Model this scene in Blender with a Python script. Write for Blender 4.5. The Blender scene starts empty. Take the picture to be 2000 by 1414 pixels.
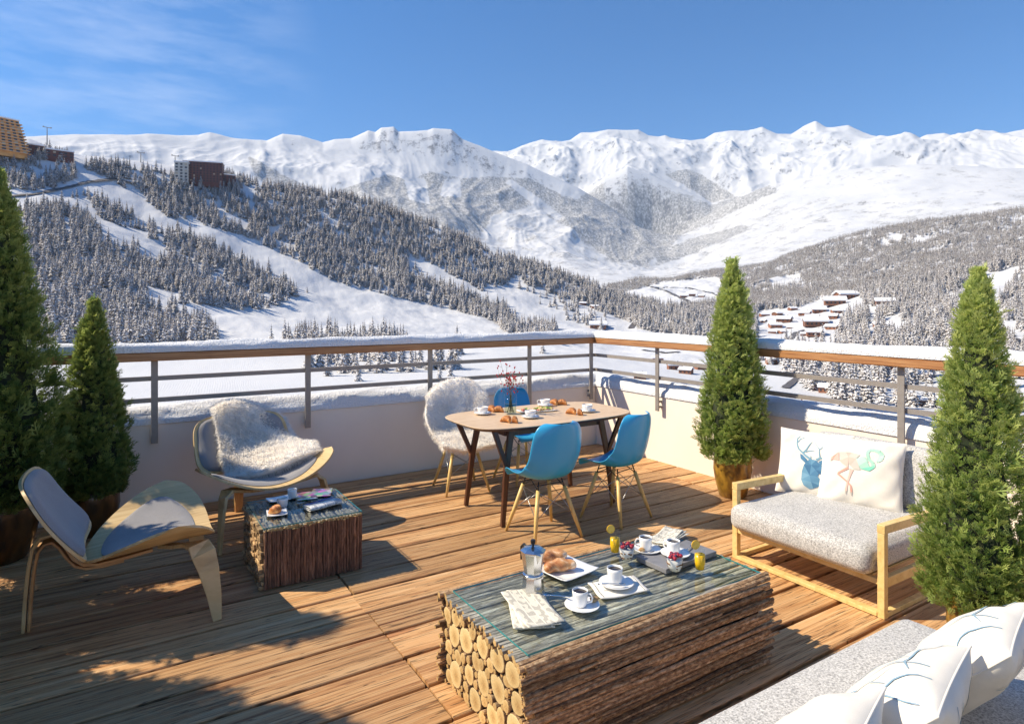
import bpy, bmesh, math, random
import numpy as np
from mathutils import Vector, Matrix, Euler, Quaternion
random.seed(7)
rng = np.random.default_rng(11)
SC = bpy.context.scene
COL = SC.collection
PI = math.pi
# ------------------------------------------------------------------ camera
TH = math.radians(32.07)          # heading of the camera against the terrace axes
CT, ST = math.cos(TH), math.sin(TH)
HC = 1.75                         # eye height over the deck
FX = 1222.0                       # focal length in units of a 2000 wide picture
HOR = 598.0
cam_d = bpy.data.cameras.new('camera')
cam = bpy.data.objects.new('camera', cam_d); COL.objects.link(cam)
cam.location = (0, 0, HC)
cam.rotation_euler = (math.radians(90), 0, -TH)
cam_d.sensor_width = 36.0
cam_d.lens = FX / 2000 * 36
cam_d.shift_y = -(707 - HOR) / 2000
cam_d.clip_start = 0.05
cam_d.clip_end = 120000
SC.camera = cam
# ------------------------------------------------------------------ world, sun
SUN = Vector((-.43, .27, .49)).normalized()
world = bpy.data.worlds.new('World'); SC.world = world
world.use_nodes = True
wn, wl = world.node_tree.nodes, world.node_tree.links
wn.clear()
wo = wn.new('ShaderNodeOutputWorld'); bg = wn.new('ShaderNodeBackground')
sky = wn.new('ShaderNodeTexSky'); sky.sky_type = 'NISHITA'; sky.sun_disc = False
sky.sun_elevation = math.asin(SUN.z); sky.sun_rotation = math.atan2(SUN.x, SUN.y)
sky.altitude = 1800; sky.air_density = 1.0; sky.dust_density = 0.2; sky.ozone_density = 5.5
bg.inputs['Strength'].default_value = 0.125
tc = wn.new('ShaderNodeTexCoord'); mp = wn.new('ShaderNodeMapping')
mp.inputs['Scale'].default_value = (2.2, 5.0, 11.0); mp.inputs['Rotation'].default_value = (0.1, 0.25, TH)
nz = wn.new('ShaderNodeTexNoise'); nz.inputs['Scale'].default_value = 2.6; nz.inputs['Detail'].default_value = 9; nz.inputs['Roughness'].default_value = .62
cr = wn.new('ShaderNodeValToRGB'); cr.color_ramp.elements[0].position = .40; cr.color_ramp.elements[1].position = .80
nz2 = wn.new('ShaderNodeTexNoise'); nz2.inputs['Scale'].default_value = 1.7; nz2.inputs['Detail'].default_value = 2
cr2 = wn.new('ShaderNodeValToRGB'); cr2.color_ramp.elements[0].position = .48; cr2.color_ramp.elements[1].position = .66
mul = wn.new('ShaderNodeMath'); mul.operation = 'MULTIPLY'
mul2 = wn.new('ShaderNodeMath'); mul2.operation = 'MULTIPLY'; mul2.inputs[1].default_value = .30
mx = wn.new('ShaderNodeMixRGB'); mx.inputs['Color2'].default_value = (7.0, 7.3, 8.0, 1)
wl.new(tc.outputs['Generated'], mp.inputs['Vector']); wl.new(mp.outputs[0], nz.inputs['Vector'])
wl.new(tc.outputs['Generated'], nz2.inputs['Vector'])
_cd = Vector(((215 - 1000) / FX * CT + ST, -(215 - 1000) / FX * ST + CT, (598 - 110) / FX)).normalized()   # where the thin cloud stands
dt = wn.new('ShaderNodeVectorMath'); dt.operation = 'DOT_PRODUCT'; dt.inputs[1].default_value = _cd; nrm = wn.new('ShaderNodeVectorMath'); nrm.operation = 'NORMALIZE'
wl.new(tc.outputs['Generated'], nrm.inputs[0]); wl.new(nrm.outputs[0], dt.inputs[0])
cr2.color_ramp.elements[0].position = .965; cr2.color_ramp.elements[1].position = .995
wl.new(nz.outputs['Fac'], cr.inputs[0]); wl.new(dt.outputs['Value'], cr2.inputs[0])
wl.new(cr.outputs[0], mul.inputs[0]); wl.new(cr2.outputs[0], mul.inputs[1]); wl.new(mul.outputs[0], mul2.inputs[0])
wl.new(mul2.outputs[0], mx.inputs['Fac'])
hs = wn.new('ShaderNodeHueSaturation'); hs.inputs['Saturation'].default_value = 1.24
wl.new(sky.outputs[0], hs.inputs['Color']); wl.new(hs.outputs[0], mx.inputs['Color1'])
wl.new(mx.outputs[0], bg.inputs['Color']); wl.new(bg.outputs[0], wo.inputs['Surface'])
sun_d = bpy.data.lights.new('sun', 'SUN'); sun_d.energy = 5.0; sun_d.angle = math.radians(.6)
sun_d.color = (1.0, .87, .66)
sun = bpy.data.objects.new('sun', sun_d); COL.objects.link(sun)
sun.rotation_euler = SUN.to_track_quat('Z', 'Y').to_euler(); sun.location = SUN * 30
SC.view_settings.view_transform = 'Standard'; SC.view_settings.look = 'None'
SC.view_settings.exposure = 0.62; SC.view_settings.gamma = 1.0; SC.view_settings.use_curve_mapping = False
SC.render.engine = 'CYCLES'
SC.cycles.max_bounces = 8; SC.cycles.transparent_max_bounces = 12; SC.cycles.volume_bounces = 0
SC.cycles.caustics_reflective = False; SC.cycles.caustics_refractive = False

# ------------------------------------------------------------------ geometry helpers
def ray(px, py):
    X, Z = (px - 1000) / FX, -(py - HOR) / FX
    return Vector((X * CT + ST, -X * ST + CT, Z))       # per metre of depth
def on_z(px, py, z):
    r = ray(px, py); d = (z - HC) / r.z; return Vector((r.x * d, r.y * d, z))
def on_v(px, py, v):
    r = ray(px, py); d = v / r.y; return Vector((r.x * d, v, HC + r.z * d))
def on_u(px, py, u):
    r = ray(px, py); d = u / r.x; return Vector((u, r.y * d, HC + r.z * d))

class MB:
    def __init__(s): s.v = []; s.f = []; s.m = []; s.mi = 0
    def add(s, vs, fs):
        o = len(s.v); s.v += [tuple(p) for p in vs]
        s.f += [tuple(i + o for i in f) for f in fs]; s.m += [s.mi] * len(fs); return s
    def box(s, c, d, rot=None, taper=1.0):
        x, y, z = d[0] / 2, d[1] / 2, d[2] / 2
        t = taper
        vs = [(-x, -y, -z), (x, -y, -z), (x, y, -z), (-x, y, -z), (-x * t, -y * t, z), (x * t, -y * t, z), (x * t, y * t, z), (-x * t, y * t, z)]
        M = rot.to_matrix() if rot is not None else None
        out = []
        for p in vs:
            p = Vector(p)
            if M is not None: p = M @ p
            out.append(p + Vector(c))
        return s.add(out, [(0, 3, 2, 1), (4, 5, 6, 7), (0, 1, 5, 4), (1, 2, 6, 5), (2, 3, 7, 6), (3, 0, 4, 7)])
    def tube(s, pts, rad, n=8, caps=True, jit=0):
        pts = [Vector(p) for p in pts]; k = len(pts)
        if not hasattr(rad, '__len__'): rad = [rad] * k
        ref = None; vs = []
        for i in range(k):
            t = (pts[min(i + 1, k - 1)] - pts[max(i - 1, 0)]).normalized()
            if ref is None:
                ref = Vector((0, 0, 1)) if abs(t.z) < .9 else Vector((1, 0, 0))
            a = (ref - t * ref.dot(t)).normalized(); b = t.cross(a); ref = a
            for j in range(n):
                an = 2 * PI * j / n; r = rad[i] * (1 + (random.uniform(-jit, jit) if jit else 0))
                vs.append(pts[i] + a * math.cos(an) * r + b * math.sin(an) * r)
        fs = []
        for i in range(k - 1):
            for j in range(n):
                j2 = (j + 1) % n
                fs.append((i * n + j, i * n + j2, (i + 1) * n + j2, (i + 1) * n + j))
        if caps:
            fs.append(tuple(range(n - 1, -1, -1))); fs.append(tuple((k - 1) * n + j for j in range(n)))
        return s.add(vs, fs)
    def lathe(s, prof, n=32, c=(0, 0, 0), ph=0, cap=True):
        vs = []; fs = []
        for (r, z) in prof:
            for j in range(n):
                an = 2 * PI * (j + ph) / n; vs.append((c[0] + r * math.cos(an), c[1] + r * math.sin(an), c[2] + z))
        for i in range(len(prof) - 1):
            for j in range(n):
                j2 = (j + 1) % n; fs.append((i * n + j, i * n + j2, (i + 1) * n + j2, (i + 1) * n + j))
        if cap:
            if prof[0][0] > 1e-5: fs.append(tuple(range(n - 1, -1, -1)))
            if prof[-1][0] > 1e-5: fs.append(tuple((len(prof) - 1) * n + j for j in range(n)))
        return s.add(vs, fs)
    def grid(s, P, wrap=False, flip=False):
        P = np.asarray(P); a, b = P.shape[:2]
        fs = []
        for i in range(a - 1):
            for j in range(b if wrap else b - 1):
                j2 = (j + 1) % b
                f = (i * b + j, i * b + j2, (i + 1) * b + j2, (i + 1) * b + j)
                fs.append(f[::-1] if flip else f)
        return s.add(P.reshape(-1, 3).tolist(), fs)
    def prism(s, poly, z0, z1):
        n = len(poly)
        vs = [(x, y, z0) for x, y in poly] + [(x, y, z1) for x, y in poly]
        return s.add(vs, [tuple(range(n - 1, -1, -1)), tuple(range(n, 2 * n))] + [(i, (i + 1) % n, n + (i + 1) % n, n + i) for i in range(n)])
    def strip(s, path, wdir, widths, th):
        path = [Vector(p) for p in path]; k = len(path); vs = []
        if not hasattr(widths, '__len__'): widths = [widths] * k
        for i in range(k):
            t = (path[min(i + 1, k - 1)] - path[max(i - 1, 0)]).normalized()
            w = Vector(wdir); w = (w - t * w.dot(t)).normalized(); n = t.cross(w)
            for a, b in ((-1, -1), (1, -1), (1, 1), (-1, 1)):
                vs.append(path[i] + w * a * widths[i] / 2 + n * b * th / 2)
        fs = [(3, 2, 1, 0), tuple((k - 1) * 4 + j for j in range(4))]
        for i in range(k - 1):
            for j in range(4):
                j2 = (j + 1) % 4; fs.append((i * 4 + j, i * 4 + j2, (i + 1) * 4 + j2, (i + 1) * 4 + j))
        return s.add(vs, fs)
    def mesh(s, name, mats, smooth=False):
        me = bpy.data.meshes.new(name); me.from_pydata(s.v, [], s.f)
        for m in (mats if isinstance(mats, (list, tuple)) else [mats]): me.materials.append(m)
        if any(s.m): me.polygons.foreach_set('material_index', s.m)
        if smooth: me.polygons.foreach_set('use_smooth', [True] * len(me.polygons))
        me.update(); return me
    def build(s, name, mats, parent=None, smooth=False, loc=(0, 0, 0), rot=(0, 0, 0)):
        o = bpy.data.objects.new(name, s.mesh(name, mats, smooth)); COL.objects.link(o)
        o.location = loc; o.rotation_euler = rot; o.parent = parent; return o
def np_mesh(name, V, F, mat, parent=None, smooth=False, loc=(0, 0, 0)):
    V = np.asarray(V, dtype=np.float32); F = np.asarray(F, dtype=np.int32)
    me = bpy.data.meshes.new(name); k = F.shape[1]
    me.vertices.add(len(V)); me.vertices.foreach_set('co', V.ravel())
    me.loops.add(F.size); me.loops.foreach_set('vertex_index', F.ravel())
    me.polygons.add(len(F)); me.polygons.foreach_set('loop_start', np.arange(0, F.size, k, dtype=np.int32))
    me.polygons.foreach_set('loop_total', np.full(len(F), k, dtype=np.int32))
    if smooth: me.polygons.foreach_set('use_smooth', np.ones(len(F), dtype=bool))
    me.update(calc_edges=True); me.validate()
    for m in (mat if isinstance(mat, (list, tuple)) else [mat]): me.materials.append(m)
    o = bpy.data.objects.new(name, me); COL.objects.link(o); o.parent = parent; o.location = loc
    return o
def tag(o, label=None, cat=None, group=None, kind=None):
    if label: o['label'] = label
    if cat: o['category'] = cat
    if group: o['group'] = group
    if kind: o['kind'] = kind
    return o
def thing(name, label, cat, loc=(0, 0, 0), rz=0, group=None):
    o = bpy.data.objects.new(name, None); COL.objects.link(o); o.empty_display_size = .1
    o.location = loc; o.rotation_euler = (0, 0, rz); return tag(o, label, cat, group)
def mesh_obj(name, me, parent=None, loc=(0, 0, 0), rot=(0, 0, 0), scale=(1, 1, 1)):
    o = bpy.data.objects.new(name, me); COL.objects.link(o); o.parent = parent
    o.location = loc; o.rotation_euler = rot; o.scale = scale; return o
def bevel(o, w, seg=2):
    m = o.modifiers.new('bevel', 'BEVEL'); m.width = w; m.segments = seg; m.limit_method = 'ANGLE'; m.angle_limit = math.radians(40); return o
def sub(o, n=1):
    m = o.modifiers.new('sub', 'SUBSURF'); m.levels = n; m.render_levels = n; return o
def solid(o, t, off=0):
    m = o.modifiers.new('solid', 'SOLIDIFY'); m.thickness = t; m.offset = off; return o

# ------------------------------------------------------------------ materials
def nmat(name):
    m = bpy.data.materials.new(name); m.use_nodes = True
    nt = m.node_tree; b = nt.nodes['Principled BSDF']; return m, nt, b
def N(nt, t, **kw):
    n = nt.nodes.new(t)
    for k, v in kw.items():
        if k in n.inputs.keys() if hasattr(n.inputs, 'keys') else False: n.inputs[k].default_value = v
        else: setattr(n, k, v)
    return n
def ramp(nt, fac, stops):
    r = nt.nodes.new('ShaderNodeValToRGB'); e = r.color_ramp.elements
    while len(e) < len(stops): e.new(.5)
    for i, (p, c) in enumerate(stops):
        e[i].position = p; e[i].color = (c[0], c[1], c[2], 1) if hasattr(c, '__len__') else (c, c, c, 1)
    nt.links.new(fac, r.inputs[0]); return r.outputs[0]
def coords(nt, kind='Object', scale=(1, 1, 1), rot=(0, 0, 0), randoff=False):
    if kind == 'Position': src = nt.nodes.new('ShaderNodeNewGeometry').outputs['Position']
    else: src = nt.nodes.new('ShaderNodeTexCoord').outputs[kind]
    if randoff:
        oi = nt.nodes.new('ShaderNodeObjectInfo'); mu = nt.nodes.new('ShaderNodeMath'); mu.operation = 'MULTIPLY'; mu.inputs[1].default_value = 37.0
        nt.links.new(oi.outputs['Random'], mu.inputs[0])
        ad = nt.nodes.new('ShaderNodeVectorMath'); ad.operation = 'ADD'
        nt.links.new(src, ad.inputs[0]); nt.links.new(mu.outputs[0], ad.inputs[1]); src = ad.outputs[0]
    mp = nt.nodes.new('ShaderNodeMapping'); mp.inputs['Scale'].default_value = scale; mp.inputs['Rotation'].default_value = rot
    nt.links.new(src, mp.inputs['Vector']); return mp.outputs[0]
def noise(nt, vec, scale=5, detail=6, rough=.55, dist=0):
    n = nt.nodes.new('ShaderNodeTexNoise'); n.inputs['Scale'].default_value = scale; n.inputs['Detail'].default_value = detail
    n.inputs['Roughness'].default_value = rough; n.inputs['Distortion'].default_value = dist
    nt.links.new(vec, n.inputs['Vector']); return n.outputs['Fac']
def mix(nt, fac, a, b, mode='MIX'):
    m = nt.nodes.new('ShaderNodeMixRGB'); m.blend_type = mode
    for i, x in ((0, fac), (1, a), (2, b)):
        if isinstance(x, (int, float)): m.inputs[i].default_value = x if i == 0 else (x, x, x, 1)
        elif isinstance(x, tuple): m.inputs[i].default_value = (x[0], x[1], x[2], 1)
        else: nt.links.new(x, m.inputs[i])
    return m.outputs[0]
def math_(nt, op, a, b=0.0):
    m = nt.nodes.new('ShaderNodeMath'); m.operation = op
    for i, x in ((0, a), (1, b)):
        if isinstance(x, (int, float)): m.inputs[i].default_value = x
        else: nt.links.new(x, m.inputs[i])
    return m.outputs[0]
def bump(nt, b, h, strength=.3, dist=.01):
    n = nt.nodes.new('ShaderNodeBump'); n.inputs['Strength'].default_value = strength; n.inputs['Distance'].default_value = dist
    nt.links.new(h, n.inputs['Height']); nt.links.new(n.outputs[0], b.inputs['Normal']); return n
def objvar(nt, col, amt=.25):
    oi = nt.nodes.new('ShaderNodeObjectInfo')
    mr = nt.nodes.new('ShaderNodeMapRange'); mr.inputs['To Min'].default_value = 1 - amt; mr.inputs['To Max'].default_value = 1 + amt
    nt.links.new(oi.outputs['Random'], mr.inputs['Value'])
    h = nt.nodes.new('ShaderNodeHueSaturation'); nt.links.new(mr.outputs[0], h.inputs['Value']); nt.links.new(col, h.inputs['Color']); return h.outputs[0]
def simple(name, c1, c2=None, rough=.6, scale=8, stretch=(1, 1, 1), bmp=0, bscale=60, bdist=.003, metal=0, var=0, kind='Object', lo=.3, hi=.7, detail=6, **inp):
    m, nt, b = nmat(name)
    v = coords(nt, kind, stretch)
    if c2 is None: c2 = tuple(x * .86 for x in c1)
    col = ramp(nt, noise(nt, v, scale, detail), [(lo, c2), (hi, c1)])
    if var: col = objvar(nt, col, var)
    nt.links.new(col, b.inputs['Base Color']); b.inputs['Roughness'].default_value = rough; b.inputs['Metallic'].default_value = metal
    if bmp: bump(nt, b, noise(nt, coords(nt, kind, stretch), bscale, 5, .6), bmp, bdist)
    for k, x in inp.items(): b.inputs[k.replace('_', ' ')].default_value = x
    return m
def glassmat(name, tint=(.93, .97, .95), rough=.0, ior=1.45):
    m, nt, b = nmat(name); nt.nodes.remove(b); out = nt.nodes['Material Output']
    fr = nt.nodes.new('ShaderNodeFresnel'); fr.inputs['IOR'].default_value = ior
    tr = nt.nodes.new('ShaderNodeBsdfTransparent'); tr.inputs['Color'].default_value = (*tint, 1)
    gl = nt.nodes.new('ShaderNodeBsdfGlossy'); gl.inputs['Roughness'].default_value = rough
    mxs = nt.nodes.new('ShaderNodeMixShader')
    gg = nt.nodes.new('ShaderNodeNewGeometry'); sb_ = nt.nodes.new('ShaderNodeMath'); sb_.operation = 'SUBTRACT'; sb_.inputs[0].default_value = 1.0
    mm_ = nt.nodes.new('ShaderNodeMath'); mm_.operation = 'MULTIPLY'; nt.links.new(gg.outputs['Backfacing'], sb_.inputs[1]); nt.links.new(sb_.outputs[0], mm_.inputs[0]); nt.links.new(fr.outputs[0], mm_.inputs[1])
    nt.links.new(mm_.outputs[0], mxs.inputs[0]); nt.links.new(tr.outputs[0], mxs.inputs[1]); nt.links.new(gl.outputs[0], mxs.inputs[2])
    nt.links.new(mxs.outputs[0], out.inputs['Surface']); return m
MT = {}
# deck boards: long grain along X, knots, every board its own tone
def deck_mat():
    m, nt, b = nmat('deck_wood')
    v = coords(nt, 'Position', (.32, 8, 1), randoff=True)
    g = noise(nt, v, 2.2, 12, .68, 1.2)
    col = ramp(nt, g, [(.30, (.14, .05, .018)), (.38, (.38, .175, .062)), (.50, (.58, .325, .14)), (.68, (.71, .46, .235))])
    fine = noise(nt, coords(nt, 'Position', (1.2, 70, 1), randoff=True), 3, 8, .7)
    fr = ramp(nt, fine, [(.30, .42), (.52, 1.0)])
    col = mix(nt, .45, col, fr, 'MULTIPLY')
    # long drying cracks
    cra = noise(nt, coords(nt, 'Position', (.8, 26, 1), randoff=True), 1.6, 3, .5, .3)
    cr_ = ramp(nt, cra, [(.486, 1.0), (.497, .18), (.503, .18), (.514, 1.0)])
    col = mix(nt, .8, col, cr_, 'MULTIPLY')
    vo = nt.nodes.new('ShaderNodeTexVoronoi'); vo.inputs['Scale'].default_value = 1.0
    nd = nt.nodes.new('ShaderNodeMapping'); nd.inputs['Scale'].default_value = (.85, 3.4, 1)
    gp = nt.nodes.new('ShaderNodeNewGeometry'); dn = nt.nodes.new('ShaderNodeTexNoise'); dn.inputs['Scale'].default_value = 7; dn.inputs['Detail'].default_value = 5
    nt.links.new(gp.outputs['Position'], dn.inputs['Vector'])
    va = nt.nodes.new('ShaderNodeVectorMath'); va.operation = 'MULTIPLY_ADD'; va.inputs[1].default_value = (.14, .14, .14)
    nt.links.new(dn.outputs['Color'], va.inputs[0]); nt.links.new(gp.outputs['Position'], va.inputs[2])
    nt.links.new(va.outputs[0], nd.inputs['Vector']); nt.links.new(nd.outputs[0], vo.inputs['Vector'])
    kn = ramp(nt, vo.outputs['Distance'], [(.0, .25), (.05, .5), (.10, .55), (.15, 1.0)])
    col = mix(nt, 1.0, col, mix(nt, kn, (.55, .27, .13), (1, 1, 1)), 'MULTIPLY')
    col = objvar(nt, col, .20)
    nt.links.new(col, b.inputs['Base Color']); b.inputs['Roughness'].default_value = .58
    h = math_(nt, 'ADD', math_(nt, 'MULTIPLY', g, .6), math_(nt, 'ADD', math_(nt, 'MULTIPLY', fine, .5), math_(nt, 'MULTIPLY', cr_, .6)))
    bump(nt, b, h, .8, .006); return m
MT['deck'] = deck_mat()
def ply_mat(name, c1, c2, c3, sc=(1, 1, 1), freq=26):
    m, nt, b = nmat(name)
    v = coords(nt, 'Object', sc)
    g = noise(nt, v, freq, 5, .6, .6)
    col = ramp(nt, g, [(.3, c3), (.5, c2), (.7, c1)])
    nt.links.new(col, b.inputs['Base Color']); b.inputs['Roughness'].default_value = .42
    bump(nt, b, g, .1, .001); return m
MT['ply'] = ply_mat('plywood', (.72, .54, .28), (.62, .44, .21), (.46, .30, .13), (3, .18, .6), 12)
MT['ply_edge'] = ply_mat('plywood_underside', (.66, .40, .17), (.55, .30, .12), (.42, .21, .08), (3, .18, .6), 12)
MT['beech'] = ply_mat('yellow_beech', (.82, .60, .24), (.76, .53, .19), (.66, .43, .13), (8, 8, 1), 10)
MT['pine'] = ply_mat('pale_pine', (.83, .62, .28), (.76, .54, .22), (.62, .42, .15), (2, 2, 2), 12)
MT['walnut'] = ply_mat('dark_walnut', (.13, .047, .02), (.095, .033, .015), (.05, .018, .009), (6, 6, .7), 12)
MT['oak_top'] = ply_mat('oak_table_top', (.72, .55, .38), (.66, .48, .31), (.54, .37, .22), (.9, 9, 1), 7)
MT['rail_wood'] = ply_mat('handrail_wood', (.50, .27, .12), (.42, .20, .08), (.25, .10, .04), (.5, .5, 14), 6)
MT['metal_grey'] = simple('grey_painted_steel', (.34, .31, .28), (.29, .26, .24), rough=.45, scale=20, metal=.2)
MT['wall'] = simple('pale_render', (.92, .82, .71), (.86, .765, .66), rough=.85, scale=1.6, bmp=.12, bscale=160, bdist=.002, kind='Position')
MT['blue'] = simple('blue_plastic', (.04, .38, .68), (.038, .36, .65), rough=.32, scale=3)
MT['steel_wire'] = simple('steel_wire', (.45, .45, .45), rough=.3, metal=.9)
MT['porcelain'] = simple('white_porcelain', (.86, .86, .85), (.84, .84, .83), rough=.12, scale=3, Coat_Weight=.5)
MT['coffee'] = simple('black_coffee', (.02, .009, .005), rough=.05)
MT['latte'] = simple('milk_coffee', (.66, .45, .28), (.8, .66, .5), rough=.4, scale=30)
MT['silver'] = simple('polished_silver', (.8, .8, .8), rough=.12, metal=1)
MT['alu'] = simple('polished_aluminium', (.74, .74, .75), (.66, .66, .67), rough=.2, metal=1, scale=4)
MT['black'] = simple('black_bakelite', (.015, .015, .016), rough=.3)
MT['glass'] = glassmat('clear_glass', (.98, .99, .99), 0, 1.28)
MT['glass_top'] = glassmat('table_glass', (.95, .97, .95), .0, 1.38)
MT['glass_edge'] = simple('glass_edge', (.04, .22, .22), (.05, .28, .30), rough=.1)
MT['juice'] = simple('orange_juice', (.92, .58, .01), (.86, .50, .01), rough=.25, scale=5)
MT['lemon'] = simple('lemon_flesh', (.85, .66, .15), (.80, .48, .06), rough=.4, scale=60)
MT['lemon_peel'] = simple('lemon_peel', (.85, .50, .02), rough=.4)
MT['yogurt'] = simple('yogurt', (.85, .83, .79), rough=.45)
MT['granola'] = simple('granola', (.12, .05, .02), (.30, .15, .06), rough=.8, scale=90)
MT['raspberry'] = simple('raspberry', (.45, .02, .04), (.28, .01, .03), rough=.4, scale=150, bmp=.6, bscale=300)
MT['blueberry'] = simple('blueberry', (.035, .035, .10), (.02, .02, .05), rough=.4, scale=60)
MT['slate'] = simple('grey_stone_tray', (.23, .23, .25), (.19, .19, .20), rough=.5, scale=25)
MT['linen_napkin'] = simple('linen_napkin', (.84, .81, .74), (.78, .75, .68), rough=.85, scale=40, bmp=.2, bscale=300, bdist=.001)
MT['thread'] = simple('dark_thread', (.05, .06, .08), rough=.8)
MT['pot'] = simple('golden_glazed_pot', (.40, .22, .03), (.07, .030, .006), rough=.3, scale=9, bmp=.35, bscale=16, bdist=.01, lo=.36, hi=.62, detail=9, stretch=(1.4, 1.4, .8), Coat_Weight=.4)
MT['pot_dark'] = simple('dark_bronze_glazed_pot', (.10, .045, .010), (.012, .007, .004), rough=.3, scale=7, bmp=.4, bscale=14, bdist=.01, lo=.38, hi=.66, detail=9, stretch=(1.6, 1.6, .6), Coat_Weight=.4)
MT['soil'] = simple('potting_soil', (.05, .035, .02), rough=.95, scale=40, bmp=.5)
MT['bark_trunk'] = simple('thuja_bark', (.12, .07, .035), (.06, .035, .02), rough=.9, scale=20)
MT['red_berry'] = simple('red_berry', (.50, .015, .03), rough=.35)
MT['twig'] = simple('green_twig', (.10, .14, .05), (.10, .08, .04), rough=.7)
MT['water'] = glassmat('vase_water', (.80, .88, .82), 0, 1.2)
MT['leaf_green'] = simple('lettuce', (.30, .45, .08), (.15, .3, .04), rough=.6, scale=50)
MT['ham'] = simple('ham', (.60, .15, .12), (.75, .32, .25), rough=.5, scale=60)
MT['cheese'] = simple('cheese', (.72, .50, .16), (.78, .62, .3), rough=.5, scale=30)
MT['blueprint'] = simple('antler_print', (.25, .40, .50), (.32, .47, .56), rough=.85, scale=12)
def fabric(name, c1, c2, scale=260, bmp=.5, rough=.95, lo=.35, hi=.65, sheen=.25):
    m, nt, b = nmat(name); v = coords(nt, 'Object')
    n1 = noise(nt, v, scale, 3, .8); n2 = noise(nt, v, 9, 3, .5)
    col = ramp(nt, n1, [(lo, c2), (hi, c1)]); col = mix(nt, .35, col, ramp(nt, n2, [(.3, .75), (.7, 1.1)]), 'MULTIPLY')
    nt.links.new(col, b.inputs['Base Color']); b.inputs['Roughness'].default_value = rough; b.inputs['Sheen Weight'].default_value = sheen
    bump(nt, b, n1, bmp, .002); return m
MT['chair_fabric'] = fabric('grey_wool', (.31, .30, .31), (.22, .215, .22), 320, .3)
MT['sofa_fabric'] = fabric('flecked_grey_felt', (.66, .645, .62), (.19, .185, .18), 120, .5, lo=.34, hi=.60)
MT['pillow'] = fabric('cream_linen', (.84, .79, .70), (.79, .74, .65), 400, .2)
MT['fur_base'] = fabric('fleece_skin', (.92, .88, .84), (.88, .84, .79), 60, .6)
def fur_mat():
    m, nt, b = nmat('sheepskin_hair')
    v = coords(nt, 'Object'); col = ramp(nt, noise(nt, v, 7, 4), [(.35, (.95, .91, .86)), (.65, (.98, .965, .94))])
    nt.links.new(col, b.inputs['Base Color']); b.inputs['Roughness'].default_value = .8; b.inputs['Sheen Weight'].default_value = .3
    tl = nt.nodes.new('ShaderNodeBsdfTranslucent'); nt.links.new(col, tl.inputs['Color'])
    ms = nt.nodes.new('ShaderNodeMixShader'); ms.inputs[0].default_value = .62; out = nt.nodes['Material Output']
    nt.links.new(b.outputs[0], ms.inputs[1]); nt.links.new(tl.outputs[0], ms.inputs[2]); nt.links.new(ms.outputs[0], out.inputs['Surface']); return m
MT['fur'] = fur_mat()
def bark_mat(name, c1, c2, c3, sc=(1.2, 10, 10), freq=8, var=.35, b_=.9):
    m, nt, b = nmat(name); v = coords(nt, 'Position', sc, randoff=True)
    g = noise(nt, v, freq, 9, .7, .4)
    col = ramp(nt, g, [(.32, c3), (.5, c2), (.68, c1)]); col = objvar(nt, col, var)
    nt.links.new(col, b.inputs['Base Color']); b.inputs['Roughness'].default_value = .85
    bump(nt, b, g, b_, .012); return m
MT['bark_x'] = bark_mat('brown_bark_sticks', (.62, .45, .26), (.34, .20, .10), (.07, .035, .018), (4.5, 9, 9), 7, .6)
MT['bark_top'] = bark_mat('weathered_grey_sticks', (.78, .74, .64), (.42, .38, .30), (.12, .10, .07))
MT['bark_z'] = bark_mat('russet_bark_sticks', (.36, .20, .12), (.22, .11, .062), (.05, .022, .013), (14, 14, 2), 6)
MT['chip'] = bark_mat('wood_chips', (.62, .43, .22), (.40, .25, .12), (.10, .05, .025), (8, 8, 8), 4, .45)
MT['drift'] = bark_mat('driftwood_grey', (.36, .33, .29), (.20, .18, .15), (.055, .048, .04), (9, 9, 9), 3)
MT['core'] = simple('dark_gap', (.025, .016, .010), rough=1)
def logend_mat():
    m, nt, b = nmat('cut_log_end')
    tcn = nt.nodes.new('ShaderNodeTexCoord'); mpn = nt.nodes.new('ShaderNodeMapping'); mpn.inputs['Scale'].default_value = (0, 1, 1)
    nt.links.new(tcn.outputs['Object'], mpn.inputs['Vector'])
    nn = nt.nodes.new('ShaderNodeTexNoise'); nn.inputs['Scale'].default_value = 22; nn.inputs['Detail'].default_value = 3; nt.links.new(mpn.outputs[0], nn.inputs['Vector'])
    ma = nt.nodes.new('ShaderNodeVectorMath'); ma.operation = 'MULTIPLY_ADD'; ma.inputs[1].default_value = (.012, .012, .012)
    nt.links.new(nn.outputs['Color'], ma.inputs[0]); nt.links.new(mpn.outputs[0], ma.inputs[2])
    ln = nt.nodes.new('ShaderNodeVectorMath'); ln.operation = 'LENGTH'; nt.links.new(ma.outputs[0], ln.inputs[0])
    s = math_(nt, 'SINE', math_(nt, 'MULTIPLY', ln.outputs['Value'], 1500))
    rings = ramp(nt, math_(nt, 'ADD', math_(nt, 'MULTIPLY', s, .5), .5), [(0, .80), (1, 1.0)])
    fibre = ramp(nt, noise(nt, coords(nt, 'Object', (1, 1, 1)), 120, 4, .7), [(.3, .75), (.65, 1.05)])
    heart = ramp(nt, ln.outputs['Value'], [(.004, (.50, .30, .11)), (.03, (.74, .52, .23)), (.055, (.84, .65, .33))])
    col = mix(nt, 1, mix(nt, 1, heart, rings, 'MULTIPLY'), fibre, 'MULTIPLY'); col = objvar(nt, col, .16)
    nt.links.new(col, b.inputs['Base Color']); b.inputs['Roughness'].default_value = .8; bump(nt, b, s, .15, .001); return m
MT['logend'] = logend_mat()
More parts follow.
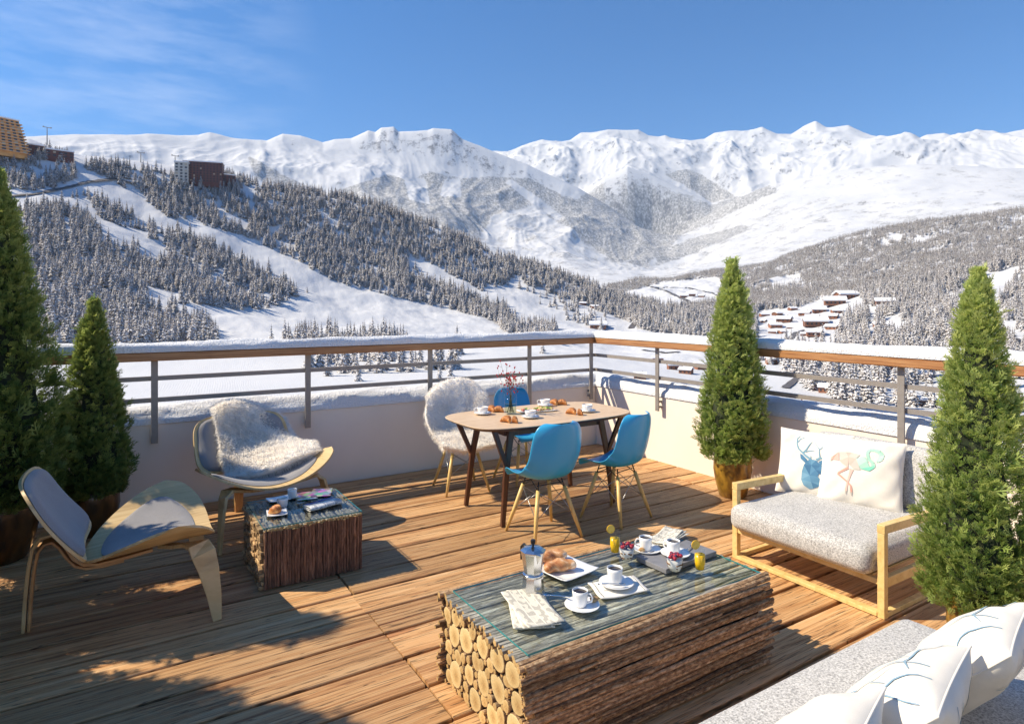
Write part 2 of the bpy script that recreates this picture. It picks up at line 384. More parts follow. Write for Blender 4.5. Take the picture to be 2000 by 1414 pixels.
def crust(name, c1, c2, c3):
    m, nt, b = nmat(name); v = coords(nt, 'Object')
    g = noise(nt, v, 14, 6, .6, .5)
    col = ramp(nt, g, [(.36, c3), (.5, c2), (.62, c1)])
    nt.links.new(col, b.inputs['Base Color']); b.inputs['Roughness'].default_value = .5; bump(nt, b, noise(nt, v, 90, 5), .4, .002); return m
MT['bread'] = crust('floured_bread', (.78, .60, .42), (.60, .30, .12), (.34, .10, .03))
MT['croissant'] = crust('croissant_crust', (.78, .44, .15), (.58, .23, .06), (.30, .08, .02))
MT['crumb'] = crust('bread_crumb', (.80, .60, .33), (.74, .50, .22), (.6, .35, .12))
MT['cookie'] = crust('biscuit', (.62, .42, .20), (.50, .30, .12), (.35, .18, .06))
def paper_mat(name, paper, ink, cols=4, line=95, dens=.5):
    m, nt, b = nmat(name); tcn = nt.nodes.new('ShaderNodeTexCoord'); sx = nt.nodes.new('ShaderNodeSeparateXYZ'); nt.links.new(tcn.outputs['UV'], sx.inputs[0])
    u, v = sx.outputs[0], sx.outputs[1]
    lines = ramp(nt, math_(nt, 'FRACT', math_(nt, 'MULTIPLY', v, line)), [(.42, 0.0), (.5, 1.0)])
    words = ramp(nt, noise(nt, coords(nt, 'UV', (46, line, 1)), 3.1, 1), [(.44, 0.0), (.50, 1.0)])
    colm = ramp(nt, math_(nt, 'FRACT', math_(nt, 'MULTIPLY', u, cols)), [(.05, 0.0), (.08, 1.0), (.92, 1.0), (.95, 0.0)])
    blk = ramp(nt, noise(nt, coords(nt, 'UV', (cols * 1.0, 5, 1)), 1.7, 0), [(.52, 0.0), (.54, 1.0)])
    txt = mix(nt, 1, mix(nt, 1, lines, words, 'MULTIPLY'), colm, 'MULTIPLY')
    pic = mix(nt, 1, blk, colm, 'MULTIPLY')
    f = mix(nt, 1, mix(nt, 1, txt, dens, 'MULTIPLY'), mix(nt, 1, pic, .38, 'MULTIPLY'), 'ADD')
    col = mix(nt, f, paper, ink); nt.links.new(col, b.inputs['Base Color']); b.inputs['Roughness'].default_value = .85; return m
MT['newsprint'] = paper_mat('newsprint', (.80, .76, .64), (.22, .20, .18))
MT['newswhite'] = paper_mat('white_newsprint', (.80, .80, .78), (.10, .12, .18))
MT['blue_band'] = simple('blue_masthead', (.05, .12, .45), rough=.7)
def mag_mat():
    m, nt, b = nmat('magazine_cover'); vo = nt.nodes.new('ShaderNodeTexVoronoi'); vo.inputs['Scale'].default_value = 22
    nt.links.new(coords(nt, 'Object'), vo.inputs['Vector'])
    hsn = nt.nodes.new('ShaderNodeHueSaturation'); hsn.inputs['Saturation'].default_value = .8; hsn.inputs['Value'].default_value = .45
    nt.links.new(vo.outputs['Color'], hsn.inputs['Color']); nt.links.new(hsn.outputs[0], b.inputs['Base Color']); b.inputs['Roughness'].default_value = .3; return m
MT['magazine'] = mag_mat()
# packed snow with a pebbly crust, for the caps on wall and rail
def snowcap_mat():
    m, nt, b = nmat('crusty_snow'); v = coords(nt, 'Position')
    g = noise(nt, v, 46, 4, .6, .8); g2 = noise(nt, v, 6, 3)
    b.inputs['Base Color'].default_value = (.84, .85, .87, 1); b.inputs['Roughness'].default_value = .7
    b.inputs['Subsurface Weight'].default_value = .0
    bump(nt, b, math_(nt, 'ADD', ramp(nt, g, [(.38, 0.0), (.60, 1.0)]), math_(nt, 'MULTIPLY', g2, .8)), .6, .012); return m
MT['snowcap'] = snowcap_mat()
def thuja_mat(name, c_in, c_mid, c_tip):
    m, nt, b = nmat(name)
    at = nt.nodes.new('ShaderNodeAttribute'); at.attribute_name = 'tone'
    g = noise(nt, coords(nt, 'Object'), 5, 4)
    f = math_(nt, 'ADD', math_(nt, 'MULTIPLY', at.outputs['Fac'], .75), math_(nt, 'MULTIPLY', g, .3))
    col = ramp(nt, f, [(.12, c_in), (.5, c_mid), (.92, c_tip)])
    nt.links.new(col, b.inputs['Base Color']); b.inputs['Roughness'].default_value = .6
    tl = nt.nodes.new('ShaderNodeBsdfTranslucent'); nt.links.new(col, tl.inputs['Color'])
    ms = nt.nodes.new('ShaderNodeMixShader'); ms.inputs[0].default_value = .45; out = nt.nodes['Material Output']
    nt.links.new(b.outputs[0], ms.inputs[1]); nt.links.new(tl.outputs[0], ms.inputs[2]); nt.links.new(ms.outputs[0], out.inputs['Surface']); return m
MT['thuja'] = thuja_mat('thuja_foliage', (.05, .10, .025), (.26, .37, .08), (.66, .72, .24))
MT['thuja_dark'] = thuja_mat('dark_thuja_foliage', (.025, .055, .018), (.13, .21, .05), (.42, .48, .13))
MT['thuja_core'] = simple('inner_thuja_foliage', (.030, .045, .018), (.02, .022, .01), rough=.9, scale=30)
def conifer_mat(name='frosted_conifer', lo=.86, hi=1.10):
    m, nt, b = nmat(name)
    gn = nt.nodes.new('ShaderNodeNewGeometry'); sx = nt.nodes.new('ShaderNodeSeparateXYZ'); nt.links.new(gn.outputs['Normal'], sx.inputs[0])
    oi = nt.nodes.new('ShaderNodeObjectInfo')
    base = ramp(nt, oi.outputs['Random'], [(0, (.12, .078, .052)), (.5, (.07, .058, .044)), (1, (.17, .115, .08))])
    n = noise(nt, coords(nt, 'Position'), 1.1, 5, .8)
    up = math_(nt, 'ADD', math_(nt, 'MULTIPLY', math_(nt, 'ABSOLUTE', sx.outputs[2]), .6), math_(nt, 'MULTIPLY', math_(nt, 'SUBTRACT', n, .3), 2.6))
    f = ramp(nt, up, [(lo, 0.0), (hi, 1.0)])
    col = mix(nt, f, base, (.78, .77, .78)); nt.links.new(col, b.inputs['Base Color']); b.inputs['Roughness'].default_value = .9; return m
MT['conifer'] = conifer_mat(); MT['conifer_far'] = conifer_mat('grey_frosted_conifer', 0.90, 1.18)
def terrain_mat():
    m, nt, b = nmat('snowy_mountain_ground')
    fa = nt.nodes.new('ShaderNodeAttribute'); fa.attribute_name = 'forest'
    ra = nt.nodes.new('ShaderNodeAttribute'); ra.attribute_name = 'rock'
    ta = nt.nodes.new('ShaderNodeAttribute'); ta.attribute_name = 'track'
    P = coords(nt, 'Position')
    snow = ramp(nt, noise(nt, P, .0022, 5), [(.3, (.54, .56, .60)), (.7, (.66, .67, .69))])
    # woods too far off to tell the trees apart
    tr = noise(nt, coords(nt, 'Position', (1, 1, .35)), .045, 3, .85)
    wood = ramp(nt, tr, [(.38, (.17, .175, .185)), (.5, (.36, .365, .375)), (.64, (.66, .66, .67))])
    ff = ramp(nt, math_(nt, 'ADD', fa.outputs['Fac'], math_(nt, 'MULTIPLY', math_(nt, 'SUBTRACT', noise(nt, P, .006, 8, .75), .5), 1.5)), [(.40, 0.0), (.60, 1.0)])
    col = mix(nt, ff, snow, wood)
    rk = ramp(nt, math_(nt, 'ADD', ra.outputs['Fac'], math_(nt, 'MULTIPLY', math_(nt, 'SUBTRACT', noise(nt, coords(nt, 'Position', (1, 1, .5)), .010, 9, .8), .5), 2.2)), [(.60, 0.0), (.82, 1.0)])
    col = mix(nt, rk, col, (.17, .175, .20))
    nt.links.new(col, b.inputs['Base Color']); b.inputs['Roughness'].default_value = .8
    # piste tracks close by, hummocks further off
    w = nt.nodes.new('ShaderNodeTexWave'); w.inputs['Scale'].default_value = .35; w.inputs['Distortion'].default_value = 9; w.inputs['Detail'].default_value = 4; w.inputs['Detail Scale'].default_value = .3
    nt.links.new(coords(nt, 'Position', (1, .35, 0), (0, 0, .35)), w.inputs['Vector'])
    near = math_(nt, 'MULTIPLY', math_(nt, 'MULTIPLY', w.outputs['Fac'], ta.outputs['Fac']), .10)
    hum = math_(nt, 'ADD', math_(nt, 'MULTIPLY', math_(nt, 'MULTIPLY', noise(nt, P, .35, 5, .6), ta.outputs['Fac']), 1.0), near)
    b1 = bump(nt, b, hum, .45, 1.0)
    b2 = nt.nodes.new('ShaderNodeBump'); b2.inputs['Strength'].default_value = .10; b2.inputs['Distance'].default_value = 9
    nt.links.new(math_(nt, 'MULTIPLY', noise(nt, P, .018, 8, .7), math_(nt, 'SUBTRACT', 1.0, ta.outputs['Fac'])), b2.inputs['Height']); nt.links.new(b2.outputs[0], b1.inputs['Normal'])
    return m
MT['terrain'] = terrain_mat()
MT['road'] = simple('wet_road', (.075, .07, .075), (.14, .13, .13), rough=.6, scale=.3, kind='Position')
MT['snow_plain'] = simple('roof_snow', (.84, .85, .88), rough=.8, scale=.4, kind='Position')
MT['chalet'] = simple('chalet_timber', (.30, .13, .075), (.20, .085, .05), rough=.8, scale=.5, kind='Position', var=.3)
MT['block_wood'] = simple('brown_cladding', (.16, .06, .05), (.10, .04, .035), rough=.8, scale=.3, kind='Position')
MT['tower_wood'] = simple('orange_cladding', (.72, .38, .13), (.55, .25, .08), rough=.8, scale=.2, kind='Position')
MT['concrete'] = simple('pale_concrete', (.52, .50, .46), (.42, .40, .37), rough=.9, scale=.2, kind='Position')
MT['window_dark'] = simple('dark_window', (.05, .05, .06), rough=.15)
MT['window_warm'] = simple('curtained_window', (.45, .38, .28), rough=.4)

# ================================================================== LAND
def perlin(x, y, seed=0):
    xi = np.floor(x).astype(np.int64); yi = np.floor(y).astype(np.int64); xf = x - xi; yf = y - yi
    def h(a, b):
        n = (a * 374761393 + b * 668265263 + seed * 974711) & 0xffffffff
        n = ((n ^ (n >> 13)) * 1274126177) & 0xffffffff
        return (n ^ (n >> 16)) * (2 * PI / 4294967296.0)
    def g(a, b, dx, dy):
        an = h(a, b); return np.cos(an) * dx + np.sin(an) * dy
    u = xf * xf * xf * (xf * (xf * 6 - 15) + 10); v = yf * yf * yf * (yf * (yf * 6 - 15) + 10)
    a = g(xi, yi, xf, yf); b = g(xi + 1, yi, xf - 1, yf); c = g(xi, yi + 1, xf, yf - 1); d = g(xi + 1, yi + 1, xf - 1, yf - 1)
    return (a + u * (b - a) + v * ((c + u * (d - c)) - (a + u * (b - a)))) * 1.5
def fbm(x, y, o=5, seed=0, gain=.5):
    s = 0; a = 1; f = 1
    for i in range(o): s = s + a * perlin(x * f, y * f, seed + i * 17); a *= gain; f *= 2.03
    return s
def ridged(x, y, o=6, seed=0):
    s = 0; a = 1; f = 1; w = 1
    for i in range(o):
        n = 1 - np.abs(perlin(x * f, y * f, seed + i * 31)); n = n * n * w; w = np.clip(n * 1.6, 0, 1); s = s + a * n; a *= .5; f *= 2.07
    return s
P11 = [0, 200, 400, 600, 800, 1000, 1200, 1400, 1600, 1800, 2000]
def c11(*v): return (P11, list(v))
B1 = ([-600, 0, 57, 110, 165, 240, 300, 340, 462, 560, 615, 670, 725, 794, 862, 931, 972, 1060, 1115, 1170, 1225, 1280, 1400, 1600, 1800, 2000, 2600],
      [250, 264, 272, 292, 305, 313, 319, 326, 352, 375, 380, 388, 402, 428, 450, 482, 505, 525, 548, 568, 588, 600, 612, 592, 545, 505, 470])
B2 = ([-600, 0, 400, 1000, 1192, 1252, 1321, 1404, 1440, 1500, 1586, 1654, 1755, 1891, 2000, 2600],
      [330, 350, 440, 560, 560, 549, 547, 530, 531, 518, 485, 465, 444, 427, 414, 370])
C1 = ([-600, 0, 95, 140, 212, 250, 287, 350, 387, 410, 425, 450, 521, 552, 587, 631, 653, 686, 719, 733, 744, 769, 779, 835, 846, 882, 904, 934, 959, 1032, 1065, 1129, 1184, 1239, 1274, 1300, 1362, 1445, 1500, 1552, 1620, 1700, 1800, 1900, 2000, 2600],
      [270, 270, 266, 264, 264, 266, 264, 266, 265, 259, 262, 269, 274, 261, 265, 278, 272, 270, 254, 258, 249, 247, 257, 254, 250, 253, 272, 283, 293, 322, 338, 368, 402, 438, 488, 477, 432, 384, 364, 352, 338, 327, 322, 326, 335, 340])
DM = ([-600, 900, 1000, 1130, 1148, 1180, 1225, 1300, 1390, 1450, 1520, 1700, 2000, 2600], [330, 330, 345, 384, 374, 348, 327, 356, 398, 386, 362, 325, 332, 340])
DE = ([-600, 850, 950, 991, 1030, 1060, 1098, 1115, 1134, 1160, 1186, 1215, 1247, 1266, 1288, 1299, 1310, 1343, 1376, 1395, 1431, 1459, 1489, 1518, 1545, 1570, 1593, 1613, 1630, 1657, 1681, 1718, 1750, 1789, 1810, 1844, 1874, 1922, 1959, 2000, 2600],
      [320, 320, 302, 296, 284, 275, 280, 275, 261, 260, 256, 257, 254, 265, 268, 266, 272, 276, 271, 260, 258, 258, 250, 264, 262, 246, 237, 250, 251, 249, 261, 283, 279, 275, 264, 261, 271, 261, 268, 257, 250])
def shift(c, d): return (c[0], [y + d for y in c[1]])
def lerpc(c1, c2, f): return ('lerp', c1, c2, f)
CB = c11(420, 430, 440, 460, 500, 535, 549, 537, 512, 476, 446)
C1S, DES, DMS = ('soft', C1), ('soft', DE), ('soft', DM)
LEV = [  # distance, curve of picture height, or a plain elevation
    (20, -33.), (160, -32.), (250, ('z', [0, 1000, 1400, 2000], [-31, -33, -40, -43])), (350, ('z', [0, 1000, 1400, 2000], [-30.5, -34, -44, -47])),
    (430, c11(686, 688, 690, 690, 690, 694, 706, 732, 738, 738, 734)),
    (550, c11(610, 632, 660, 668, 668, 674, 690, 706, 706, 700, 690)),
    (700, c11(520, 545, 594, 632, 642, 655, 668, 680, 670, 655, 640)),
    (850, c11(430, 460, 520, 562, 603, 633, 642, 652, 640, 615, 590)),
    (1000, c11(345, 385, 430, 470, 520, 575, 612, 630, 616, 582, 550)),
    (1150, B1), (1400, c11(330, 370, 420, 470, 520, 570, 604, 598, 575, 540, 512)),
    (1700, c11(380, 400, 440, 500, 540, 590, 586, 574, 545, 512, 484)),
    (2000, c11(400, 420, 460, 520, 560, 585, 572, 556, 515, 480, 450)),
    (2350, B2), (2900, shift(B2, 50)), (4200, CB), (5500, lerpc(CB, C1S, .20)), (6600, lerpc(CB, C1S, .54)), (7350, lerpc(CB, C1S, .84)), (7800, C1), (8500, shift(C1, 22)),
    (9300, DM), (9800, shift(DM, 14)), (11000, lerpc(DM, DES, .52)), (12000, lerpc(DM, DES, .86)), (12500, DE), (13500, shift(DE, 35)), (17000, shift(DE, 90)), (24000, shift(DE, 140))]
LR = np.array([l[0] for l in LEV], float)
def curve(c, px):
    if c[0] == 'soft': return sum(np.interp(px + o, c[1][0], c[1][1]) for o in range(-120, 121, 20)) / 13
    if c[0] == 'lerp': return curve(c[1], px) * (1 - c[3]) + curve(c[2], px) * c[3]
    if len(c[0]) != 11: return np.interp(px, c[0], c[1])
    return sum(np.interp(px + o, c[0], c[1]) for o in (-110, -70, -35, 0, 35, 70, 110)) / 7
def zlevels(px, ca):
    out = []
    for R, c in LEV:
        if isinstance(c, float): out.append(np.full(px.shape, c))
        elif c[0] == 'z': out.append(np.interp(px, c[1], c[2]))
        else: out.append(HC + (HOR - curve(c, px)) / FX * R * ca)
    return np.stack(out, -1)
def pchip_slopes(Z):
    h = np.diff(LR); d = np.diff(Z, axis=-1) / h
    m = np.zeros_like(Z); a, b = d[..., :-1], d[..., 1:]
    w1 = 2 * h[1:] + h[:-1]; w2 = h[1:] + 2 * h[:-1]
    ok = (a * b) > 0
    with np.errstate(divide='ignore', invalid='ignore'): hm = (w1 + w2) / (w1 / a + w2 / b)
    m[..., 1:-1] = np.where(ok, hm, 0); m[..., 0] = d[..., 0]; m[..., -1] = d[..., -1]; return m
def az_to(az):
    """bearing from the view axis (right positive) -> picture column and cosine, held at the edges"""
    e = math.radians(46); a = np.clip(az, -e, e)
    px = 1000 + FX * np.tan(a); ca = np.cos(a)
    w = np.clip((np.abs(az) - math.radians(60)) / math.radians(100), 0, 1); w = w * w * (3 - 2 * w)
    return px, ca, w
def relief(x, y, R, az):
    """height noise: hummocks near, ribs and gullies on the big faces"""
    n = fbm(x / 90, y / 90, 5, 3)
    a = np.interp(R, [0, 180, 400, 600, 1000, 1150, 1300, 1700, 2250, 2350, 2500, 4200], [0, .3, 1.0, 5, 6, 1.5, 9, 14, 10, 4, 10, 1.5])
    z = a * n
    wx, wy = x + 500 * perlin(x / 2300, y / 2300, 61), y + 500 * perlin(x / 2300, y / 2300, 62)
    big = ridged(wx / 3000 + .3, wy / 3000, 5, 5) - .95
    fine = ridged(wx / 900, wy / 900, 5, 9) - .9
    A = np.interp(R, [4000, 4600, 6000, 7000, 7700, 7800, 8300, 9300, 10300, 11600, 12400, 12500, 13500, 20000], [0, 60, 190, 190, 30, 14, 40, 40, 260, 300, 60, 30, 100, 200])
    soft = np.clip((np.degrees(az) - 14) / 6, 0, 1) * np.clip((8300 - R) / 500, 0, 1)      # the broad snowfield on the right is smooth
    A = A * (1 - .80 * soft)
    rib = ridged(az * 26 + .9 * fbm(x / 900, y / 900, 2, 8), R / 2600, 4, 21) - .9
    return z + A * .75 * big + A * .24 * fine + A * .09 * rib * (1 - .6 * soft)
def H(x, y):
    """ground height at world x, y"""
    X = x * CT - y * ST; Y = x * ST + y * CT
    R = np.hypot(X, Y); az = np.arctan2(X, Y); px, ca, w = az_to(az)
    Z = zlevels(px, ca); M = pchip_slopes(Z)
    k = np.clip(np.searchsorted(LR, R, 'right') - 1, 0, len(LR) - 2); i = np.arange(len(R))
    h = LR[k + 1] - LR[k]; t = np.clip((R - LR[k]) / h, 0, 1)
    z = (2*t**3 - 3*t**2 + 1) * Z[i, k] + (t**3 - 2*t**2 + t) * h * M[i, k] + (-2*t**3 + 3*t**2) * Z[i, k+1] + (t**3 - t**2) * h * M[i, k+1]
    return (z + relief(x, y, R, az)) * (1 - w) + w * (-36.)
def pip(px, py, poly):
    inside = np.zeros(px.shape, bool); n = len(poly)
    for i in range(n):
        x1, y1 = poly[i]; x2, y2 = poly[(i + 1) % n]
        c = ((y1 > py) != (y2 > py)); xx = (x2 - x1) * (py - y1) / ((y2 - y1) if y2 != y1 else 1e-9) + x1
        inside ^= c & (px < xx)
    return inside
# woods on the near slopes (outlines of the stands, in bearing / height over the terrace)
STANDS_NEAR = [
    ([(-300, 300), (45, 300), (130, 300), (150, 350), (90, 372), (0, 376), (-300, 380)], .55),
    ([(-300, 420), (40, 412), (120, 400), (190, 440), (240, 500), (280, 560), (350, 610), (410, 640), (430, 690), (-300, 690)], 1.0),
    ([(240, 490), (300, 460), (345, 452), (410, 478), (480, 515), (545, 540), (582, 580), (520, 602), (450, 606), (400, 596), (330, 590), (280, 550)], .95),
    ([(150, 320), (260, 322), (340, 345), (460, 345), (560, 365), (640, 378), (725, 395), (862, 444), (970, 500), (1110, 540), (1225, 580), (1290, 596), (1290, 640), (1215, 625), (1150, 600), (1060, 568), (1000, 545), (975, 590), (1015, 640), (1090, 640), (1085, 668), (1000, 660), (960, 625), (860, 600), (760, 578), (690, 560), (640, 545), (570, 505), (480, 462), (400, 440), (330, 425), (290, 395), (215, 352)], 1.0),
    ([(140, 385), (170, 378), (330, 455), (280, 460), (190, 425)], .35),
    ([(545, 672), (600, 660), (780, 655), (800, 680), (780, 690), (560, 692)], .33),
    ([(590, 700), (900, 690), (900, 722), (760, 735), (600, 728)], .20),
    ([(1010, 560), (1130, 590), (1200, 620), (1180, 650), (1090, 620)], .10),
]
OPEN_NEAR = [[(790, 500), (830, 512), (985, 590), (960, 598), (800, 520)], [(415, 405), (470, 425), (500, 440), (480, 448), (430, 435)], [(940, 560), (985, 560), (1010, 580), (1000, 600), (950, 580)],
             [(270, 470), (320, 468), (330, 500), (300, 520), (270, 500)]]
STANDS_RIGHT = [([(1215, 580), (1290, 600), (1400, 590), (1404, 518), (1440, 520), (1586, 480), (1755, 438), (2000, 405), (2400, 380), (2400, 760), (1700, 720), (1640, 690), (1480, 660), (1300, 655), (1240, 640)], 1.0),
                ([(1180, 570), (1192, 552), (1252, 538), (1404, 520), (1404, 545), (1330, 552), (1270, 560), (1200, 575)], 1.0),
                ([(1470, 700), (1700, 715), (2400, 740), (2400, 900), (1700, 820), (1600, 770)], .5)]
OPEN_RIGHT = [[(1480, 608), (1560, 600), (1600, 585), (1680, 580), (1690, 600), (1640, 625), (1640, 670), (1480, 668)], [(1210, 573), (1290, 553), (1400, 541), (1412, 560), (1390, 590), (1330, 604), (1290, 604)],
              [(1700, 600), (1712, 600), (1712, 670), (1695, 670)], [(1880, 570), (1930, 540), (1975, 525), (1990, 540), (1950, 590), (1960, 620), (2010, 660), (2010, 690), (1920, 640), (1870, 610)],
              [(1725, 620), (1760, 612), (1765, 650), (1730, 655)], [(1500, 545), (1560, 535), (1570, 548), (1510, 560)], [(1735, 455), (1765, 458), (1760, 475), (1738, 470)]]
WOODS_FAR = [[(640, 378), (690, 362), (755, 340), (800, 352), (840, 335), (905, 348), (960, 344), (1035, 348), (1095, 378), (1180, 408), (1240, 445), (1278, 500), (1262, 520), (1200, 510), (1140, 470), (1110, 440), (1070, 425), (1060, 395), (960, 420), (925, 480), (860, 450), (720, 405)],
             [(1100, 400), (1150, 374), (1180, 352), (1225, 330), (1300, 358), (1390, 398), (1450, 384), (1500, 362), (1520, 372), (1440, 410), (1330, 460), (1285, 505), (1240, 450)],
             [(1290, 340), (1340, 330), (1360, 335), (1410, 365), (1440, 385), (1390, 396), (1330, 360)], [(480, 300), (560, 345), (620, 372), (600, 380), (500, 350)],
             [(1285, 500), (1340, 470), (1450, 440), (1460, 450), (1340, 500), (1280, 520)]]
FAR_CLEAR = [[(790, 352), (830, 348), (840, 400), (800, 390)], [(870, 350), (900, 350), (900, 385), (860, 382)], [(985, 355), (1000, 352), (1105, 425), (1085, 430)], [(1195, 350), (1225, 332), (1240, 336), (1185, 395), (1175, 390)]]
def picpos(x, y, z):
    X = x * CT - y * ST; Y = x * ST + y * CT; Y = np.where(Y > 1, Y, 1)
    return 1000 + FX * X / Y, HOR - FX * (z - HC) / Y
def build_terrain():
    fine = np.radians(np.linspace(-46, 46, 940)); co = np.radians(np.concatenate([np.linspace(-180, -48, 46)[1:], ]))
    az = np.concatenate([co, fine, -co[::-1]]); 
    Rs = np.concatenate([np.linspace(20, 160, 10)[:-1], np.linspace(160, 430, 40)[:-1], np.linspace(430, 1150, 150)[:-1], np.linspace(1150, 2350, 110)[:-1],
                         np.linspace(2350, 4200, 22)[:-1], np.linspace(4200, 7800, 215)[:-1], np.linspace(7800, 9300, 16)[:-1], np.linspace(9300, 12500, 120)[:-1], np.linspace(12500, 24000, 12)])
    nA, nR = len(az), len(Rs); px, ca, w = az_to(az)
    Z = zlevels(px, ca); M = pchip_slopes(Z)
    k = np.clip(np.searchsorted(LR, Rs, 'right') - 1, 0, len(LR) - 2); h = LR[k + 1] - LR[k]; t = np.clip((Rs - LR[k]) / h, 0, 1)
    z = (2*t**3-3*t**2+1)*Z[:, k] + (t**3-2*t**2+t)*h*M[:, k] + (-2*t**3+3*t**2)*Z[:, k+1] + (t**3-t**2)*h*M[:, k+1]
    A, RR = np.meshgrid(az, Rs, indexing='ij'); X = RR * np.sin(A); Y = RR * np.cos(A)
    x = X * CT + Y * ST; y = -X * ST + Y * CT
    z = z + relief(x, y, RR, A); W = w[:, None]; z = z * (1 - W) + W * (-36.)
    ppx, ppy = picpos(x, y, z)
    forest = np.zeros(z.shape); rock = np.zeros(z.shape)
    far = (RR > 3500)
    for p in WOODS_FAR: forest[far & pip(ppx, ppy, p)] = .80
    for p in FAR_CLEAR: forest[far & pip(ppx, ppy, p)] = 0
    low = far & (ppy > 395) & (forest < .1) & (RR < 7900); forest[low] = .40
    up_ = far & (ppy > 318) & (ppx > 1330) & (forest < .1) & (RR < 8100); forest[up_] = .34
    low2 = far & (ppy > 430) & (forest < .4) & (RR < 7900); forest[low2] = .47
    # bare rock: steep ribs up high
    gy, gx = np.gradient(z); ds = np.hypot(gx / np.gradient(Rs)[None, :], gy / (RR * np.gradient(az)[:, None] + 1e-6))
    rock = np.clip((ds - .50) * .9 - .05 + .10 * (ppy < 300), -1, .62) * (RR > 5200)
    rock[RR < 5200] = -1
    forest[(RR > 1150) & (RR <= 3500)] *= 1
    for _ in range(5):
        forest[1:-1, 1:-1] = (forest[1:-1, 1:-1] * 2 + forest[:-2, 1:-1] + forest[2:, 1:-1] + forest[1:-1, :-2] + forest[1:-1, 2:]) / 6
    V = np.stack([x, y, z], -1).reshape(-1, 3)
    i = np.arange(nA)[:, None] * nR + np.arange(nR - 1)[None, :]; i2 = ((np.arange(nA) + 1) % nA)[:, None] * nR + np.arange(nR - 1)[None, :]
    F = np.stack([i, i + 1, i2 + 1, i2], -1).reshape(-1, 4)
    o = np_mesh('snowy_mountains', V, F, MT['terrain'], smooth=True); tag(o, kind='structure')
    me = o.data
    track = np.clip(1 - (RR - 1100) / 300, 0, 1)
    for nm, arr in (('forest', forest), ('rock', rock), ('track', track)):
        a = me.attributes.new(nm, 'FLOAT', 'POINT'); a.data.foreach_set('value', arr.astype(np.float32).ravel())
    return o
build_terrain()
gb = MB(); gb.lathe([(.01, 0), (24500, 0)], 64, cap=False)
tag(gb.build('valley_ground', MT['snow_plain'], loc=(0, 0, -75)), kind='structure')

def profile(px, Rs):
    az = math.atan((px - 1000) / FX); X = Rs * math.sin(az); Y = Rs * math.cos(az)
    x = X * CT + Y * ST; y = -X * ST + Y * CT; z = H(x, y); return x, y, z, HOR - FX * (z - HC) / Y
def hit(px, py, r0=150, r1=1150):
    """first ground point seen in that direction"""
    Rs = np.linspace(r0, r1, 500); x, y, z, p = profile(px, Rs)
    k = np.where(p <= py)[0]; k = k[0] if len(k) else int(np.argmin(np.abs(p - py)))
    return Vector((x[k], y[k], z[k])), Rs[k]

# ------------------------------------------------------------------ conifers with frost on the boughs
def conifer_mesh(name, h, r, tiers, seg, seed, mt='conifer'):
    rd = random.Random(seed); mb = MB()
    mb.tube([(0, 0, -1.5), (0, 0, h * .5), (0, 0, h)], [r * .09, r * .06, .02], 5, caps=False)
    for i in range(tiers):
        f = i / (tiers - 1); z = h * (.10 + .86 * f); rr = r * (1 - f) ** .8 * rd.uniform(.8, 1.12) + .12
        a0 = rd.uniform(0, 6.28); vs = []; fs = []
        for j in range(seg):
            a = a0 + 2 * PI * j / seg + rd.uniform(-.25, .25); L = rr * rd.uniform(.55, 1.2); wd = rr * 2.6 / seg * rd.uniform(.7, 1.2); dz = -rr * rd.uniform(.25, .55)
            ca, sa = math.cos(a), math.sin(a); zz = z + rd.uniform(-.4, .4); o = len(vs)
            vs += [(0, 0, zz + .35), (ca * L * .6 - sa * wd, sa * L * .6 + ca * wd, zz + dz * .75), (ca * L, sa * L, zz + dz), (ca * L * .6 + sa * wd, sa * L * .6 - ca * wd, zz + dz * .75), (ca * L * .5, sa * L * .5, zz + dz * .2)]
            fs += [(o, o + 1, o + 4), (o + 1, o + 2, o + 4), (o + 4, o + 2, o + 3), (o, o + 4, o + 3)]
        mb.add(vs, fs)
    return mb.mesh(name, MT[mt])
TREES = [conifer_mesh('frosted_conifer', rh, rr, tn, 8, s) for s, (rh, rr, tn) in enumerate([(17, 4.4, 12), (19, 4.6, 13), (14, 4.3, 10), (16, 3.7, 11), (11, 3.3, 9)])]
TREES_FAR = [conifer_mesh('far_conifer', rh, rr, 6, 6, 50 + s, 'conifer_far') for s, (rh, rr) in enumerate([(16, 3.4), (18, 3.2), (14, 3.2)])]
def scatter(n, a0, a1, r0, r1, stands, opens):
    az = np.radians(rng.uniform(a0, a1, n)); R = np.sqrt(rng.uniform(r0 * r0, r1 * r1, n))
    X = R * np.sin(az); Y = R * np.cos(az); x = X * CT + Y * ST; y = -X * ST + Y * CT; z = H(x, y); px, py = picpos(x, y, z)
    d = np.zeros(n)
    for p, v in stands: d[pip(px, py, p)] = v
    for p in opens: d[pip(px, py, p)] = 0
    d = d * (.72 + .9 * fbm(x / 55, y / 55, 3, 77)) * 1.3
    k = rng.uniform(0, 1, n) < d
    return np.stack([x, y, z, R], -1)[k]
near = scatter(25000, -44, 18, 330, 1165, STANDS_NEAR, OPEN_NEAR)
right = scatter(9000, 8, 43, 330, 1150, STANDS_RIGHT, OPEN_RIGHT)
right2 = scatter(56000, 8, 43, 1150, 2380, STANDS_RIGHT, OPEN_RIGHT)
allp = np.concatenate([near, right]); allp = allp[np.argsort(allp[:, 3])]
